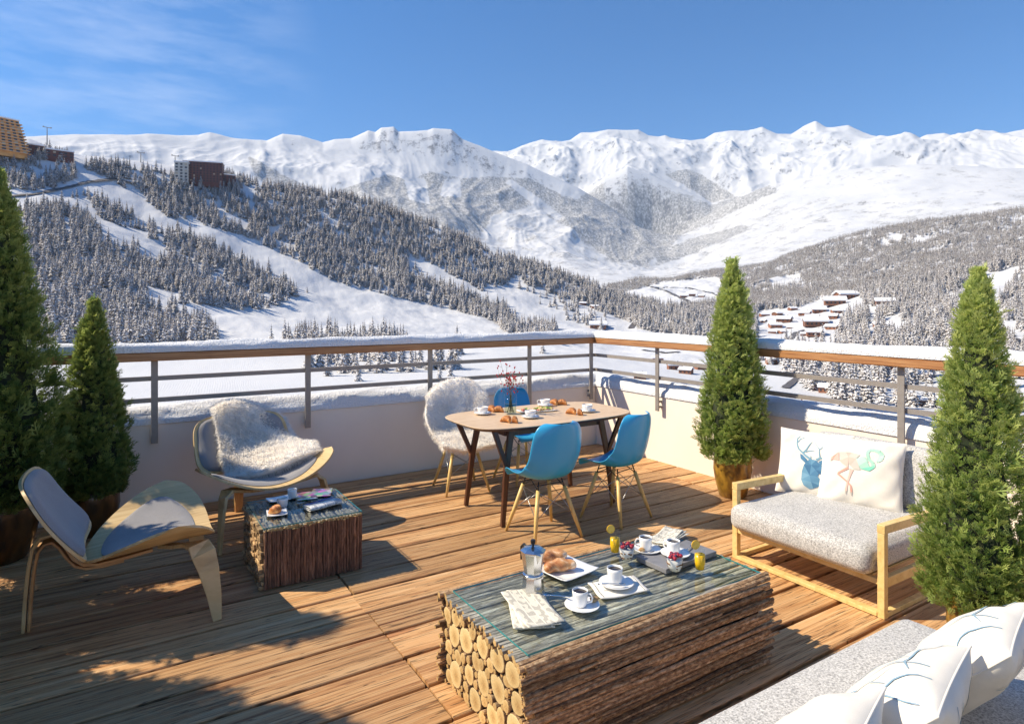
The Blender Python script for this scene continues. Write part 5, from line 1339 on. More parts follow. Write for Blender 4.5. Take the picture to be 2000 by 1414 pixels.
def love_seat():
    u0, u1, v0, v1 = 3.635, 4.66, 1.875, 2.86; t = thing('love_seat', 'two-seat sofa with pale pine frame and flecked grey cushions against the right wall', 'sofa', (u0, v0, 0))
    W = v1 - v0; D = u1 - u0; k = .040
    def beam(name, a, b, sz, par=t):
        mb = MB(); c = [(a[i] + b[i]) / 2 for i in range(3)]; d = [abs(a[i] - b[i]) or sz[i] for i in range(3)]; mb.box(c, d); return bevel(mb.build(name, MT['pine'], par), .003)
    for y in (0, W):
        beam('leg', (0, y, 0), (0, y, .475), (k, k, 0)); beam('leg', (D, y, 0), (D, y, .445), (k, k, 0))
        mb = MB(); mb.strip([(-k / 2, y, .50), (D + k / 2, y, .470)], (0, 1, 0), k + .004, .048); bevel(mb.build('armrest', MT['pine'], t), .003)
        beam('side_rail', (k / 2, y, .195), (D - k / 2, y, .195), (0, .03, .055)); beam('floor_runner', (k / 2, y, .016), (D - k / 2, y, .016), (0, .036, .028))
    beam('front_rail', (.0, k / 2, .198), (.0, W - k / 2, .198), (.03, 0, .032)); beam('rear_rail', (D, k / 2, .20), (D, W - k / 2, .20), (.03, 0, .05))
    beam('floor_runner', (-.0, k / 2, .016), (-.0, W - k / 2, .016), (.05, 0, .024)); beam('back_rail', (D, k / 2, .43), (D, W - k / 2, .43), (.03, 0, .05))
    for i in range(7): beam('slat', (.03, .10 + i * (W - .2) / 6, .208), (D - .03, .10 + i * (W - .2) / 6, .208), (0, .06, .014))
    cushion_mesh('seat_cushion', .98, W - .03, .165, MT['sofa_fabric'], .06, .024, 1, t, (.40, W / 2 + .02, .305))
    cushion_mesh('back_cushion', .17, W - .06, .42, MT['sofa_fabric'], .06, .01, 2, t, (.90, W / 2, .585), (0, .16, 0))
    return t
love_seat()
# deer pillow
pw = .50
Md = frame_at((4.215, 2.67, .388), (.30, -.95, 0), .30, .45, (-.953, -.30, 0))
thd = pillow('cream pillow with a faceted blue stag head print left on the love seat', pw, .47, .15, Md, 3)
Bq = [(.06, .17, .30), (.08, .21, .35), (.11, .26, .40), (.14, .31, .45), (.19, .37, .50), (.05, .14, .26)]
def dd(x, y): return ((x - 500) / 390 - .02, -(y - 440) / 400)        # sketch units to the pillow face
D_ = []
head = [(500, 395), (560, 400), (620, 450), (700, 510), (690, 555), (600, 565), (590, 600), (645, 655), (620, 710), (540, 755), (500, 770), (440, 735), (410, 670), (412, 570), (430, 480), (460, 420)]
cen = [(510, 470), (560, 520), (500, 600), (520, 680)]
fac = [([460, 420, 500, 395, 510, 470], 2), ([500, 395, 560, 400, 510, 470], 3), ([560, 400, 620, 450, 510, 470], 1), ([620, 450, 560, 520, 510, 470], 0), ([620, 450, 700, 510, 560, 520], 1), ([700, 510, 690, 555, 560, 520], 0), ([690, 555, 600, 565, 560, 520], 5),
       ([430, 480, 460, 420, 510, 470], 1), ([430, 480, 510, 470, 500, 600], 0), ([510, 470, 560, 520, 500, 600], 2), ([560, 520, 600, 565, 590, 600, 500, 600], 1), ([412, 570, 430, 480, 500, 600], 3), ([412, 570, 500, 600, 410, 670], 4), ([500, 600, 590, 600, 645, 655, 520, 680], 2),
       ([645, 655, 620, 710, 520, 680], 3), ([620, 710, 540, 755, 520, 680], 1), ([410, 670, 500, 600, 520, 680], 3), ([410, 670, 520, 680, 440, 735], 4), ([440, 735, 520, 680, 540, 755, 500, 770], 4),
       ([375, 345, 400, 350, 458, 405, 445, 455, 385, 405], 1), ([668, 380, 645, 430, 610, 450, 585, 410, 640, 380], 1)]
for f, c in fac: D_.append((Bq[c], [dd(f[i], f[i + 1]) for i in range(0, len(f), 2)]))
ant = [([(500, 398), (440, 360), (400, 325), (350, 280), (325, 215), (325, 150), (355, 110)], [26, 22, 18, 15, 12, 9, 4]), ([(335, 200), (360, 150), (410, 122)], [10, 8, 3]), ([(405, 330), (440, 280), (470, 210), (495, 165)], [16, 13, 9, 3]), ([(430, 310), (480, 290), (535, 285)], [12, 8, 3]),
       ([(560, 395), (600, 365), (680, 360), (740, 345), (780, 310)], [24, 18, 14, 10, 4]), ([(690, 355), (730, 290), (740, 240), (730, 195)], [14, 11, 8, 3]), ([(600, 365), (585, 300), (580, 255), (520, 170)], [13, 11, 8, 3]), ([(582, 260), (610, 230), (640, 165)], [8, 7, 3]), ([(495, 398), (500, 360), (492, 350)], [8, 6, 3])]
for p, w_ in ant:
    for q in limb([dd(*a) for a in p], [x * 1.15 / 390 for x in w_]): D_.append(((.20, .36, .46), q))
print_on(thd, 'stag_print', D_, pw, .47, .15, 3)
# flamingo pillow
Mf = frame_at((4.235, 2.345, .388), (.30, -.95, 0), .33, .46, (-.953, -.30, 0))
thf = pillow('cream pillow with faceted pink and mint flamingo print overlapping the stag pillow', .52, .47, .16, Mf, 5)
pk, pk2, pk3 = (.72, .36, .28), (.76, .50, .42), (.78, .60, .52); gr, gr2 = (.55, .48, .40), (.60, .55, .48); mi_, mi2, mi3 = (.40, .66, .52), (.22, .62, .45), (.52, .72, .62)
def ff(x, y): return ((x - 1340) / 560 + .0, -(y - 600) / 425)
FL = [(pk, [930, 515, 955, 460, 1050, 385, 970, 490]), (pk2, [970, 490, 1050, 385, 1060, 490]), (pk3, [1050, 385, 1150, 375, 1190, 430, 1090, 490]), (pk2, [1060, 490, 1190, 430, 1200, 565, 1100, 520]), (gr, [1150, 375, 1230, 368, 1190, 430]), (gr2, [1230, 368, 1350, 380, 1300, 440, 1190, 430]),
      (gr, [1190, 430, 1300, 440, 1230, 540, 1200, 520]), (gr2, [1230, 540, 1300, 440, 1370, 575, 1280, 580]), (mi3, [1300, 440, 1390, 390, 1450, 450, 1345, 525]), (mi_, [1345, 525, 1450, 450, 1490, 520, 1370, 560]), (mi2, [1490, 520, 1555, 490, 1550, 530, 1490, 575, 1370, 560]), (mi_, [1400, 395, 1420, 405, 1470, 460, 1450, 455])]
FLs = [(c, [ff(p[i], p[i + 1]) for i in range(0, len(p), 2)]) for c, p in FL]
for c, pts, ws in ((mi_, [(1540, 520), (1530, 470), (1465, 420), (1440, 350), (1460, 300), (1530, 295), (1600, 315), (1630, 360)], [50, 46, 40, 40, 42, 46, 56, 60]), (mi3, [(1630, 340), (1620, 400), (1590, 445)], [60, 66, 20]), (mi_, [(1600, 420), (1575, 450)], [40, 10]),
                   (pk, [(1200, 570), (1060, 655), (1070, 675)], [34, 22, 30]), (pk, [(1070, 670), (1200, 750), (1250, 790), (1265, 870)], [26, 20, 22, 26]), (gr, [(1262, 870), (1265, 915)], [24, 8]), (pk2, [(1250, 580), (1230, 660), (1200, 760), (1190, 860)], [50, 28, 24, 26]), (gr, [(1190, 860), (1188, 905)], [22, 8]), (gr, [(955, 465), (935, 515)], [26, 6])):
    for q in limb([ff(*a) for a in pts], [x / 500 for x in ws]): FLs.append((c, q))
print_on(thf, 'flamingo_print', FLs, .52, .47, .16, 5)
# third pillow, only its upper rim shows behind the two
pillow('white pillow almost hidden behind the stag and flamingo pillows', .44, .40, .10, frame_at((4.40, 2.52, .40), (.30, -.95, 0), .30, .41, (-.953, -.30, 0)), 7)

# near sofa at the lower right
def near_sofa():
    t = thing('near_sofa', 'flecked grey sofa in the lower right corner, cut by the picture edge', 'sofa', (.85, .35, 0))
    L, W = 2.06, 1.07
    mb = MB(); mb.box((L / 2, W / 2 - .02, .19), (L - .12, W - .12, .04)); bevel(mb.build('frame', MT['pine'], t), .004)
    for x in (.12, L - .14):
        for y in (.1, W - .16): m_ = MB(); m_.box((x, y, .085), (.05, .05, .17)); bevel(m_.build('leg', MT['pine'], t), .003)
    cushion_mesh('seat_cushion', L, W, .20, MT['sofa_fabric'], .06, .02, 4, t, (L / 2, W / 2, .31))
    cushion_mesh('back_cushion', L - .3, .20, .40, MT['sofa_fabric'], .07, .012, 5, t, (L / 2 - .12, .16, .585), (-.10, 0, 0))
    return t
near_sofa()
def near_pillow(label, base, across, lean, w, h, th_, seed, pr=None):
    t = pillow(label, w, h, th_, frame_at(base, across, lean, h, (-.4, .9, 0)), seed); 
    if pr:
        for sd in (1, -1): print_on(t, 'antler_print', [((.25, .38, .48), q) for p, ws in pr for q in limb(p, ws)], w, h, th_, seed, .0035, sd)
    return t
PR = [([(-.85, .92), (-.5, .70), (-.1, .62), (.2, .75)], [.03, .06, .06, .02]), ([(.3, .95), (.45, .6), (.75, .4)], [.03, .06, .02]), ([(.0, .9), (-.1, .5), (.05, .1)], [.03, .06, .02]), ([(.85, .85), (.6, .2), (.8, -.3)], [.03, .06, .02]), ([(-.75, .5), (-.6, .2), (-.5, -.1), (-.48, -.5)], [.02, .05, .06, .03]), ([(-.3, .62), (-.5, .35), (-.62, .1)], [.015, .035, .03]), ([(-.2, .2), (-.35, -.05), (-.45, -.3)], [.015, .04, .03]), ([(.1, .5), (.3, .3), (.35, .0), (.2, -.3)], [.02, .04, .05, .02]), ([(.5, .5), (.35, .25)], [.02, .03]), ([(-.9, -.1), (-.7, -.3), (-.5, -.45)], [.015, .03, .02])]
PR = [(p, [w_ * .55 for w_ in ws]) for p, ws in PR]
near_pillow('plain white pillow nearest the bottom edge on the near sofa', (1.42, 1.10, .40), (.958, .287, 0), .72, .45, .45, .20, 11)
near_pillow('cream pillow with thin blue antler lines in the middle of the near sofa', (1.86, 1.09, .40), (.97, .23, 0), .72, .45, .45, .21, 12, PR)
near_pillow('cream pillow half in shade at the right picture edge on the near sofa', (2.33, 1.11, .40), (.97, .22, 0), .72, .46, .46, .20, 13, PR[:3])

# ------------------------------------------------------------------ tableware
def small(name, label, cat, p, rz=0, group=None): return thing(name, label, cat, p, rz, group)
def cup(label, p, rz, s=1.0, wide=False, drink='coffee', group=None):
    t = small('coffee_cup', label, 'cup', p, rz, group)
    R, Hh = (.046 * s, .056 * s) if wide else (.032 * s, .062 * s)
    if wide: pr = [(.001, .003), (R * .55, .003), (R * .58, .0), (R * .62, .004), (R * .85, Hh * .35), (R * .97, Hh * .7), (R, Hh), (R * .96, Hh), (R * .92, Hh * .7), (R * .78, Hh * .35), (R * .5, .008), (.001, .008)]
    else: pr = [(.001, .002), (R * .72, .002), (R * .78, .0), (R * .84, .004), (R * .94, Hh * .3), (R, Hh * .8), (R, Hh), (R * .94, Hh), (R * .93, Hh * .8), (R * .86, Hh * .3), (R * .7, .007), (.001, .007)]
    mb = MB(); mb.lathe(pr, 36, cap=False); mb.build('body', MT['porcelain'], t, True)
    mb = MB(); mb.lathe([(.001, 0), (R * .93, 0)], 32, cap=False); mb.build('drink', MT[drink], t, loc=(0, 0, Hh * .86))
    mb = MB(); mb.tube([(R * .93, 0, Hh * .80), (R * 1.35, 0, Hh * .84), (R * 1.62, 0, Hh * .62), (R * 1.5, 0, Hh * .36), (R * .88, 0, Hh * .22)], .0036 * s, 8); mb.build('handle', MT['porcelain'], t, True)
    return t
def saucer(label, p, s=1.0, group=None):
    R = .066 * s; mb = MB(); mb.lathe([(.001, .002), (R * .48, .001), (R * .5, 0), (R * .56, .002), (R * .85, .008), (R, .015), (R * .995, .017), (R * .84, .0115), (R * .52, .005), (.001, .0045)], 44, cap=False)
    return tag(mb.build('saucer', MT['porcelain'], smooth=True, loc=p), label, 'saucer', group)
def spoon(label, p, rz, L=.13):
    mb = MB(); mb.tube([(0, 0, .004), (L * .35, 0, .006), (L * .68, 0, .004), (L * .74, 0, .003)], [.0032, .0022, .0022, .003], 8)
    P = [[(L * .74 + L * .26 * (.5 + .5 * math.cos(a)) - 0, math.sin(a) * .0095 * r, .001 + .004 * r * r) if 0 else (L * .86 + L * .14 * math.cos(a) * r, math.sin(a) * .011 * r, .0015 + .004 * r * r) for a in np.linspace(0, 2 * PI, 20, endpoint=False)] for r in (.02, .5, .85, 1)]
    mb.grid(P, wrap=True); o = mb.build('spoon', MT['silver'], smooth=True, loc=p, rot=(0, 0, rz)); solid(o, .0012, 1); return tag(o, label, 'spoon')
def lump(name, label, cat, p, r, mat, seed, sc=(1, 1, .6), group=None, rz=0, k=.15, parent=None):
    vs = []; fs = []; n, m = 10, 16; mb = MB(); rr = random.Random(seed)
    P = []
    for i in range(n + 1):
        th = PI * i / n; row = []
        for j in range(m):
            ph = 2 * PI * j / m; d = 1 + k * math.sin(3 * ph + seed) * math.sin(th) ** 2 + k * .6 * math.cos(5 * th + ph * 2 + seed)
            row.append((r * sc[0] * math.sin(th) * math.cos(ph) * d, r * sc[1] * math.sin(th) * math.sin(ph) * d, r * sc[2] * math.cos(th) * d))
        P.append(row)
    mb.grid(P, wrap=True); o = mb.build(name, mat, parent, True, p, (0, 0, rz))
    return tag(o, label, cat, group) if label else o
# -- log table
c1 = on_z(1137, 1186, ZT); saucer('saucer with a biscuit nearest the newspaper on the log table', c1, 1.18)
cup('espresso cup nearest the newspaper on the log table, handle to the right', c1 + Vector((-.002, .012, .006)), -.9, 1.08)
d = on_z(1160, 1178, ZT); lump('biscuit', 'small brown biscuit on the saucer nearest the newspaper', 'biscuit', d + Vector((0, -.002, .018)), .021, MT['cookie'], 2, (1, .8, .55))
spoon('silver spoon sticking out left from the saucer nearest the newspaper', on_z(1112, 1168, ZT + .02) , 2.35, .12)
# napkin with stitched hems
def napkin():
    c = on_z(1207, 1148, ZT); t = small('folded_napkin', 'cream napkin with dark stitched edges under the middle espresso cup', 'napkin', c, -.22)
    P = [[(x * .125 + .010 * math.sin(y * 2), y * .085 + .006 * math.sin(x * 3), .004 + .0025 * math.sin(x * 3 + y * 2) + .003 * (abs(x) ** 6)) for y in np.linspace(-1, 1, 14)] for x in np.linspace(-1, 1, 18)]
    mb = MB(); mb.grid(P, flip=True); o = mb.build('cloth', MT['linen_napkin'], t, True); solid(o, .005, 0)
    for x in (-.85, .85):
        for i in range(9):
            y = -.85 + i * .2125; q = (x * .125 + .010 * math.sin(y * 2), y * .085, .0085 + .0025 * math.sin(x * 3 + y * 2) + .002)
            m_ = MB(); m_.box(q, (.002, .010, .0012)); m_.build('stitch', MT['thread'], t)
napkin()
c2 = on_z(1204, 1142, ZT + .01); saucer('saucer on the stitched napkin', c2, 1.25)
cup('espresso cup on the stitched napkin in the middle of the log table', c2 + Vector((.002, .014, .006)), 1.2, 1.15)
spoon('silver spoon lying in front of the cup on the napkin saucer', on_z(1168, 1142, ZT + .03), -.55, .13)
# moka pot
def moka():
    p = on_z(1041, 1158, ZT); t = small('moka_pot', 'polished eight-sided aluminium moka pot behind the newspaper', 'coffee maker', p, .3)
    mb = MB(); mb.lathe([(.052, 0), (.054, .004), (.047, .075), (.046, .082)], 8); mb.build('boiler', MT['alu'], t)
    mb = MB(); mb.lathe([(.047, .082), (.049, .084), (.049, .093), (.047, .095)], 32); mb.build('ring', MT['alu'], t, True)
    mb = MB(); mb.lathe([(.040, .095), (.041, .105), (.056, .190), (.058, .196)], 8); mb.build('jug', MT['alu'], t)
    mb = MB(); mb.lathe([(.060, .196), (.060, .200), (.045, .209), (.012, .216), (.001, .217)], 8, cap=False); ld = mb.build('lid', MT['alu'], t)
    mb = MB(); mb.lathe([(.005, 0), (.006, .008), (.011, .018), (.012, .030), (.009, .034), (.001, .035)], 8); mb.build('knob', MT['black'], ld, loc=(0, 0, .214))
    mb = MB(); a = -2.0; c, s = math.cos(a), math.sin(a)
    mb.add([(.05 * c - .014 * s, .05 * s + .014 * c, .197), (.05 * c + .014 * s, .05 * s - .014 * c, .197), (.078 * c, .078 * s, .197), (.047 * c, .047 * s, .150)], [(0, 2, 1), (0, 3, 2), (1, 2, 3), (0, 1, 3)]); mb.build('spout', MT['alu'], t)
    mb = MB(); a = 1.2; c, s = math.cos(a), math.sin(a)
    mb.tube([(.052 * c, .052 * s, .188), (.085 * c, .085 * s, .196), (.105 * c, .105 * s, .18), (.108 * c, .108 * s, .12)], [.007, .008, .009, .007], 8); mb.build('handle', MT['black'], t, True)
moka()
def square_plate(name, label, p, rz, s, ry=1.0, dip=.008, mat='porcelain'):
    n = 17; g = np.linspace(-1, 1, n)
    P = [[(a * s / 2, b * s * ry / 2, .004 + dip * max(0, (max(abs(a), abs(b)) - .62) / .38) ** 1.5 + .006 * (abs(a * b)) ** 4) for b in g] for a in g]
    mb = MB(); mb.grid(P, flip=True); o = mb.build(name, MT[mat], smooth=True, loc=p, rot=(0, 0, rz)); solid(o, .004, 0); return tag(o, label, 'plate')
pp = on_z(1104, 1116, ZT); square_plate('square_plate', 'white square plate under two floured bread rolls beside the moka pot', pp + Vector((.0, .0, .002)), .15, .235, 1, .014)
def loaf(label, p, rz, L, r, seed):
    P = []; n = 26
    for i in range(n + 1):
        f = -1 + 2 * i / n; w = r * (max(0, 1 - abs(f) ** 3.2)) ** .5 * (1 + .10 * math.sin(f * 7 + seed)) + .0008; row = []
        for j in range(20):
            a = 2 * PI * j / 20; dent = 1 - .16 * math.exp(-((a - 1.75 - .4 * f) / .22) ** 2) * (abs(f) < .8)
            row.append((f * L / 2, math.cos(a) * w * 1.12 * dent + .010 * math.cos(f * 2.4), math.sin(a) * w * .82 * dent + r * .72))
        P.append(row)
    mb = MB(); mb.grid(P, wrap=True); return tag(mb.build('bread_roll', MT['bread'], smooth=True, loc=p, rot=(0, 0, rz)), label, 'bread')
loaf('floured bread roll lying in front on the square plate', on_z(1093, 1114, ZT + .012), -.22, .175, .034, 1)
loaf('floured bread roll lying behind the other on the square plate', on_z(1085, 1100, ZT + .014) + Vector((.0, .03, .005)), -.16, .165, .032, 4)
# newspapers
def news(name, label, c, rz, w, l, sheets, mat='newsprint', curl=.012, seed=1):
    t = small(name, label, 'newspaper', c, rz); rd = random.Random(seed)
    for k in range(sheets):
        g = np.linspace(-1, 1, 15); dx, dy, dr = rd.uniform(-.012, .012), rd.uniform(-.015, .015), rd.uniform(-.10, .10) * (k > 0) + .09 * (k - sheets / 2)
        P = []
        for a in g:
            row = []
            for b in g:
                x, y = a * w / 2 + dx, b * l / 2 + dy; X, Y = x * math.cos(dr) - y * math.sin(dr), x * math.sin(dr) + y * math.cos(dr)
                row.append((X, Y, .002 + k * .0042 + curl * (abs(b) ** 3 * .4 + .35 * math.sin(a * 1.7 + k) ** 2 * k / sheets) + .0012 * math.sin(5 * b + k)))
            P.append(row)
        mb = MB(); mb.grid(P, flip=True); o = mb.build('sheet', MT[mat], t, True)
        uv = o.data.uv_layers.new(name='UVMap'); vi = np.zeros(len(o.data.loops), int); o.data.loops.foreach_get('vertex_index', vi)
        co = np.stack([(vi // 15) / 14.0, (vi % 15) / 14.0], -1); uv.data.foreach_set('uv', co.ravel()); solid(o, .003, 0)
    return t
_a, _b = on_z(1008, 1142, ZT), on_z(1070, 1240, ZT); NWR = math.atan2(-(_b - _a).x, (_b - _a).y)
news('folded_newspaper', 'fanned folded newspaper at the left end of the log table', on_z(1033, 1190, ZT), NWR, .165, .34, 4, 'newsprint', .012, 3)
# tray with newspaper and cups at the back right
tr = on_z(1322, 1090, ZT); ty = thing('stone_tray', 'flat grey stone tray at the far right of the glass under cups and a newspaper', 'tray', (tr.x, tr.y, ZT), .06)
mb = MB(); mb.box((0, 0, .0125), (.40, .20, .025)); bevel(mb.build('slab', MT['slate'], ty), .003)
news('rolled_newspaper', 'folded newspaper lying on the grey tray at the back of the log table', on_z(1302, 1052, ZT + .028) + Vector((0, .0, 0)), .35, .26, .105, 4, 'newsprint', .014, 8)
c3 = on_z(1264, 1076, ZT + .02); saucer('saucer with a biscuit on the left end of the grey tray', c3, 1.12)
cup('espresso cup with handle to the left at the left end of the grey tray', c3 + Vector((.0, .012, .006)), 2.6, 1.08); lump('biscuit', 'small biscuit on the saucer at the left end of the tray', 'biscuit', c3 + Vector((-.045, -.005, .020)), .018, MT['cookie'], 5, (1, .8, .5))
c4 = on_z(1319, 1084, ZT + .026); saucer('saucer on the grey tray behind the right berry glass', c4, 1.15); cup('espresso cup on the grey tray behind the right berry glass', c4 + Vector((.0, .014, .006)), 1.9, 1.08)
spoon('silver spoon lying on the grey tray right of the hidden cup', on_z(1338, 1078, ZT + .03), .35, .11)
def juice(label, p, lab2):
    t = small('juice_glass', label, 'glass', p); R, Hh = .026, .125
    mb = MB(); mb.lathe([(.001, .006), (R * .7, .006), (R * .84, .012), (R * 1.04, .05), (R, Hh), (R * .94, Hh), (R * .97, .05), (R * .76, .016), (.001, .012)], 32, cap=False); mb.build('glass', MT['glass'], t, True)
    mb = MB(); mb.lathe([(.001, .0125), (R * .76, .0165), (R * .965, .05), (R * .955, .090), (.001, .090)], 28, cap=False); mb.build('juice', MT['juice'], t, True)
    s = thing('lemon_slice', lab2, 'lemon slice', Vector(p) + Vector((-.024, .006, Hh + .014)), TH * -1 + .25)
    mb = MB(); n = 28; rr = .0225
    vs = [(rr * f * math.cos(2 * PI * i / n), y, rr * f * math.sin(2 * PI * i / n)) for f, y in ((1, -.0022), (1, .0022)) for i in range(n)]
    mb.add(vs, [(i, (i + 1) % n, n + (i + 1) % n, n + i) for i in range(n)]); mb.build('peel', MT['lemon_peel'], s)
    mb = MB(); mb.add([(rr * .90 * math.cos(2 * PI * i / n), y, rr * .90 * math.sin(2 * PI * i / n)) for y in (-.0023, .0023) for i in range(n)], [tuple(range(n)), tuple(range(2 * n - 1, n - 1, -1))]); mb.build('flesh', MT['lemon'], s)
    mb = MB(); mb.add([(rr * f * math.cos(2 * PI * i / n), y, rr * f * math.sin(2 * PI * i / n)) for y in (-.0021, .0021) for f in (.88, 1.0) for i in range(n)], [q for o in (0, 2 * n) for q in [(o + i, o + (i + 1) % n, o + n + (i + 1) % n, o + n + i) for i in range(n)]]); mb.build('rind', MT['lemon_peel'], s)
juice('tall glass of orange juice behind the left berry glass', on_z(1201, 1083, ZT), 'lemon slice on the rim of the left juice glass')
juice('tall glass of orange juice at the right front of the tray', on_z(1367, 1117, ZT), 'lemon slice on the rim of the right juice glass')
def parfait(label, p, seed):
    t = small('yogurt_glass', label, 'dessert glass', p); rd = random.Random(seed); R = .042
    mb = MB(); mb.lathe([(.001, .002), (.021, .002), (.023, .0), (.024, .006), (.027, .016), (.036, .04), (R, .088), (R * .96, .088), (.0345, .04), (.025, .018), (.001, .014)], 36, cap=False); mb.build('glass', MT['glass'], t, True)
    mb = MB(); mb.lathe([(.001, .0145), (.0245, .0185), (.034, .04), (.0385, .074), (.001, .076)], 30, cap=False); mb.build('yogurt', MT['yogurt'], t, True)
    for k in range(26):
        a = rd.uniform(0, 6.28); z = rd.choice([.030, .032, .052, .054]); r = (.0305 if z < .04 else .0362)
        lump('granola', None, None, (math.cos(a) * r, math.sin(a) * r, z + rd.uniform(-.003, .003)), .0042, MT['granola'], k, (1, 1, .8), parent=t)
    for k in range(26):
        a = rd.uniform(0, 6.28); q = R * .80 * math.sqrt(rd.uniform(0, 1)); b = rd.random() < .42
        lump('blueberry' if b else 'raspberry', None, None, (math.cos(a) * q, math.sin(a) * q, .082 + .010 * (1 - q / R) + rd.uniform(0, .006)), .0078 if b else .0098, MT['blueberry' if b else 'raspberry'], k, (1, 1, .95), k=.04 if b else .08, parent=t)
parfait('yogurt glass topped with berries at the left beside the juice', on_z(1224, 1098, ZT), 1); parfait('yogurt glass topped with berries in front of the tray', on_z(1318, 1120, ZT), 2)
# -- side table
q = on_z(541, 1004, ZS); square_plate('square_plate', 'small white square plate with a croissant on the bark table', q, -.15, .125, 1, .006)
def croissant(name, label, p, rz, L=.11, group=None, half=False):
    P = []; n = 30; segs = 7
    for i in range(n + 1):
        f = -1 + 2 * i / n; base = .028 * (max(0, 1 - abs(f) ** 2.4)) ** .6; w = base * (1 + .16 * abs(math.sin(f * segs * PI / 2))) + .0008; row = []
        if half and f > .15: w = base * .98
        for j in range(14):
            a = 2 * PI * j / 14; row.append((f * L / 2 * (1 if not half else .8), .030 * f * f + math.cos(a) * w, math.sin(a) * w * .85 + w * .82))
        P.append(row)
    if half: P = P[:20]
    mb = MB(); mb.grid(P, wrap=True)
    if half:
        mb.mi = 1; row = P[-1]; mb.add(row, [tuple(range(14))])
    return tag(mb.build(name, [MT['croissant'], MT['crumb']], smooth=True, loc=p, rot=(0, 0, rz)), label, 'croissant', group)
croissant('croissant', 'croissant on the small square plate on the bark table', q + Vector((0, 0, .008)), .4, .085)
q = on_z(553, 990, ZS); cup('white cup directly behind the croissant plate on the bark table', q, 2.2, 1.0, False, 'latte')
q = on_z(556, 976, ZS); square_plate('square_plate', 'pale rectangular plate at the back of the bark table', q + Vector((-.01, .02, 0)), .12, .20, .55, .005)
q = on_z(571, 972, ZS + .008); cup('white cup standing on the pale rectangular plate', q, 1.0, 1.0, False, 'latte')
q = on_z(608, 968, ZS); mg = thing('magazine', 'colourful magazine lying behind the newspaper on the bark table', 'magazine', q, -.15)
for k in range(2):
    m_ = MB(); m_.box((-.035 + .11 * k, .0 + .03 * k, .003 + .003 * k), (.14, .19, .005), rot=Euler((0, 0, -.2 * k))); m_.build('booklet', MT['magazine'], mg)
m_ = MB(); m_.box((-.035, -.082, .0062), (.12, .022, .0006)); m_.build('title_strip', MT['newswhite'], mg)
q = on_z(633, 988, ZS); nw = thing('rolled_newspaper', 'white newspaper with a blue band rolled up at the front of the bark table', 'newspaper', q + Vector((-.01, 0, 0)), .20)
def roll():
    L = .23; P = []
    prof = [(-.055, .002), (-.03, .001), (0, .001), (.03, .001), (.055, .004), (.064, .013), (.058, .023), (.035, .027), (0, .025), (-.03, .021), (-.058, .016), (-.06, .012), (-.03, .010), (.02, .012), (.045, .014)]
    for i in range(17):
        x = -L / 2 + L * i / 16; P.append([(x, -b * (1 - .06 * i / 16), z * (1 + .25 * i / 16) + .002 * math.sin(x * 30)) for b, z in prof])
    mb = MB(); mb.grid(P); o = mb.build('sheet', MT['newswhite'], nw, True); uv = o.data.uv_layers.new(name='UVMap'); n = len(prof); vi = np.zeros(len(o.data.loops), int); o.data.loops.foreach_get('vertex_index', vi)
    uv.data.foreach_set('uv', np.stack([(vi // n) / 16.0, (vi % n) / (n - 1.0) * .6], -1).ravel()); solid(o, .0025, 0)
    P = [[(x, -(-.052 + .028 * k), .0235 + .0035 * k + .002 * math.sin(x * 30) + (x + L / 2) * .028) for k in (0, 1)] for x in np.linspace(-L / 2 + .008, L / 2 - .02, 12)]
    mb = MB(); mb.grid(P, flip=True); mb.build('blue_band', MT['blue_band'], nw)
roll()
# -- dining table
G = 'breakfast cups on the dining table'
for px, py, rz, lb in ((943, 809, 2.6, 'at the left end of the dining table'), (1065, 793, 2.4, 'on the far side of the dining table next to two croissants'), (1036, 816, 3.6, 'at the near edge of the dining table behind the near croissants'), (1147, 804, 4.0, 'at the right end of the dining table')):
    q = on_z(px, py, ZD); saucer('white saucer ' + lb, q, 1.18); cup('wide white coffee cup ' + lb, q + Vector((0, 0, .006)), rz, 1.05, True, 'latte')
for px, py, rz, lb in ((961, 803, .3, 'left croissant of the pair beside the leftmost cup'), (974, 804, .9, 'right croissant of the pair beside the leftmost cup'), (1084, 790, .2, 'left croissant of the pair at the far edge'), (1098, 790, .8, 'right croissant of the pair at the far edge')):
    croissant('croissant', 'glossy ' + lb, on_z(px, py, ZD), rz + PI / 2, .105)
for px, py, rz, lb, hf in ((991, 824, 1.9, 'whole croissant at the near edge in front of the vase', 0), (1004, 825, 2.3, 'cut croissant showing its crumb in front of the vase', 1), (1118, 808, 1.9, 'whole croissant left of the rightmost cup', 0), (1131, 810, 2.3, 'cut croissant showing its crumb by the rightmost cup', 1)):
    croissant('croissant', lb, on_z(px, py, ZD), rz, .105, None, hf)
q = on_z(1050, 803, ZD); sp = square_plate('serving_board', 'white serving platter with cold cuts in the middle of the dining table', q, -.12, .36, .42, .004)
rd = random.Random(3)
for k in range(30):
    x, y = rd.uniform(-.16, .16), rd.uniform(-.055, .055); mt, nm = rd.choice([('ham', 'ham_slice'), ('ham', 'ham_slice'), ('cheese', 'cheese_piece'), ('leaf_green', 'salad_leaf'), ('cookie', 'cracker')]) if x < .08 else rd.choice([('leaf_green', 'salad_leaf'), ('cheese', 'cheese_piece'), ('leaf_green', 'salad_leaf')])
    lump(nm, None, None, (x, y, .012 + rd.uniform(0, .008)), rd.uniform(.011, .020), MT[mt], k, (1, .8, .55), k=.3, rz=rd.uniform(0, 6), parent=sp)
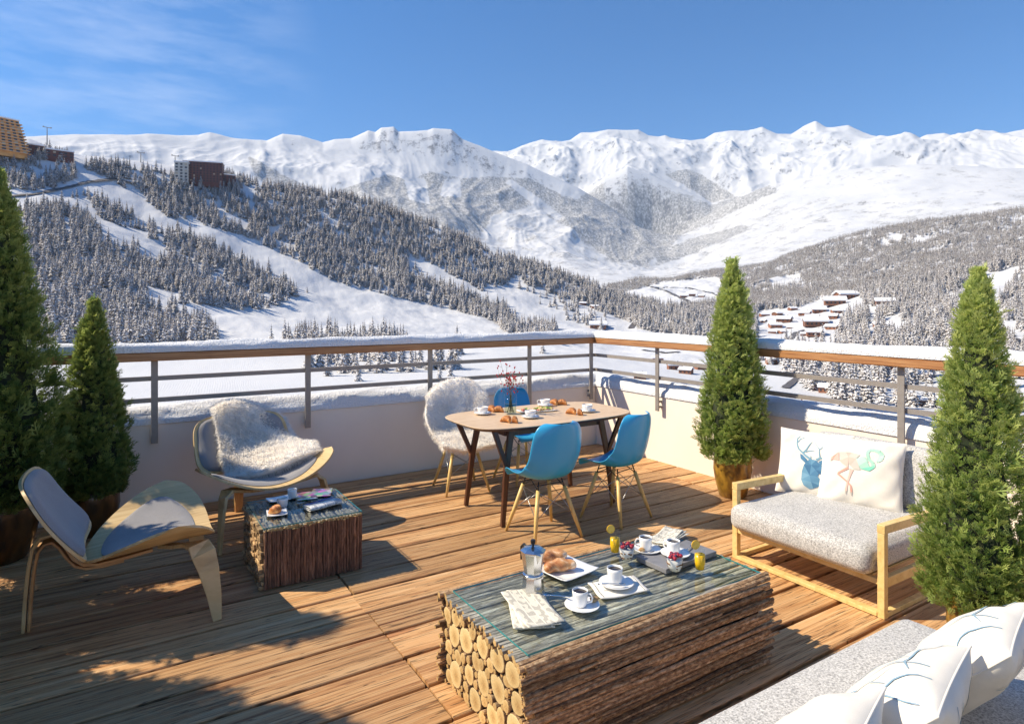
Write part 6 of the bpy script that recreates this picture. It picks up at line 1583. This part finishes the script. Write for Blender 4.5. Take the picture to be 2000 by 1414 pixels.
# vase
q = on_z(997, 808, ZD); vs_ = thing('glass_vase', 'straight clear glass vase of red berry twigs on the dining table', 'vase', q)
mb = MB(); mb.lathe([(.001, .002), (.050, .002), (.052, 0), (.053, .004), (.055, .165), (.052, .165), (.050, .012), (.001, .012)], 36, cap=False); mb.build('glass', MT['glass'], vs_, True)
mb = MB(); mb.lathe([(.001, .0125), (.0495, .0125), (.0508, .085), (.001, .085)], 30, cap=False); mb.build('water', MT['water'], vs_, True)
bq = thing('berry_twigs', 'thin twigs with small red berries standing in the glass vase', 'twigs', q); rd = random.Random(12)
tw = MB(); bpts = []
for k in range(17):
    a = rd.uniform(0, 6.28); sp_ = rd.uniform(.03, .13); Hh = rd.uniform(.23, .42) if k > 3 else rd.uniform(.40, .50); p0 = Vector((-math.cos(a) * .03, -math.sin(a) * .03, .015)); p3 = Vector((math.cos(a) * sp_, math.sin(a) * sp_, Hh))
    pts = [p0, p0.lerp(p3, .4) + Vector((0, 0, .01)), p0.lerp(p3, .75) + Vector((rd.uniform(-.01, .01), rd.uniform(-.01, .01), 0)), p3]; tw.tube(pts, [.0018, .0015, .0012, .0008], 5); bpts.append(p3)
    for j in range(4):
        f = rd.uniform(.55, .95); b0 = p0.lerp(p3, f); b1 = b0 + Vector((rd.uniform(-.035, .035), rd.uniform(-.035, .035), rd.uniform(.0, .035))); tw.tube([b0, b1], .0009, 4); bpts.append(b1)
tw.build('stems', MT['twig'], bq, True)
for i, b in enumerate(bpts): lump('berry', None, None, b, .0072, MT['red_berry'], i, (.8, .8, 1.15), k=.03, parent=bq)

# ------------------------------------------------------------------ the air
def haze(density):
    m = bpy.data.materials.new('mountain_air'); m.use_nodes = True; nt = m.node_tree; nt.nodes.clear(); out = nt.nodes.new('ShaderNodeOutputMaterial'); pv = nt.nodes.new('ShaderNodeVolumePrincipled')
    pv.inputs['Color'].default_value = (.62, .80, 1.0, 1); pv.inputs['Density'].default_value = density; pv.inputs['Anisotropy'].default_value = 0.0
    nt.links.new(pv.outputs[0], out.inputs['Volume'])
    mb = MB(); mb.box((0, 0, 1870), (50000, 50000, 3900)); o = mb.build('haze', m); tag(o, kind='stuff'); return o
haze(3.0e-5)
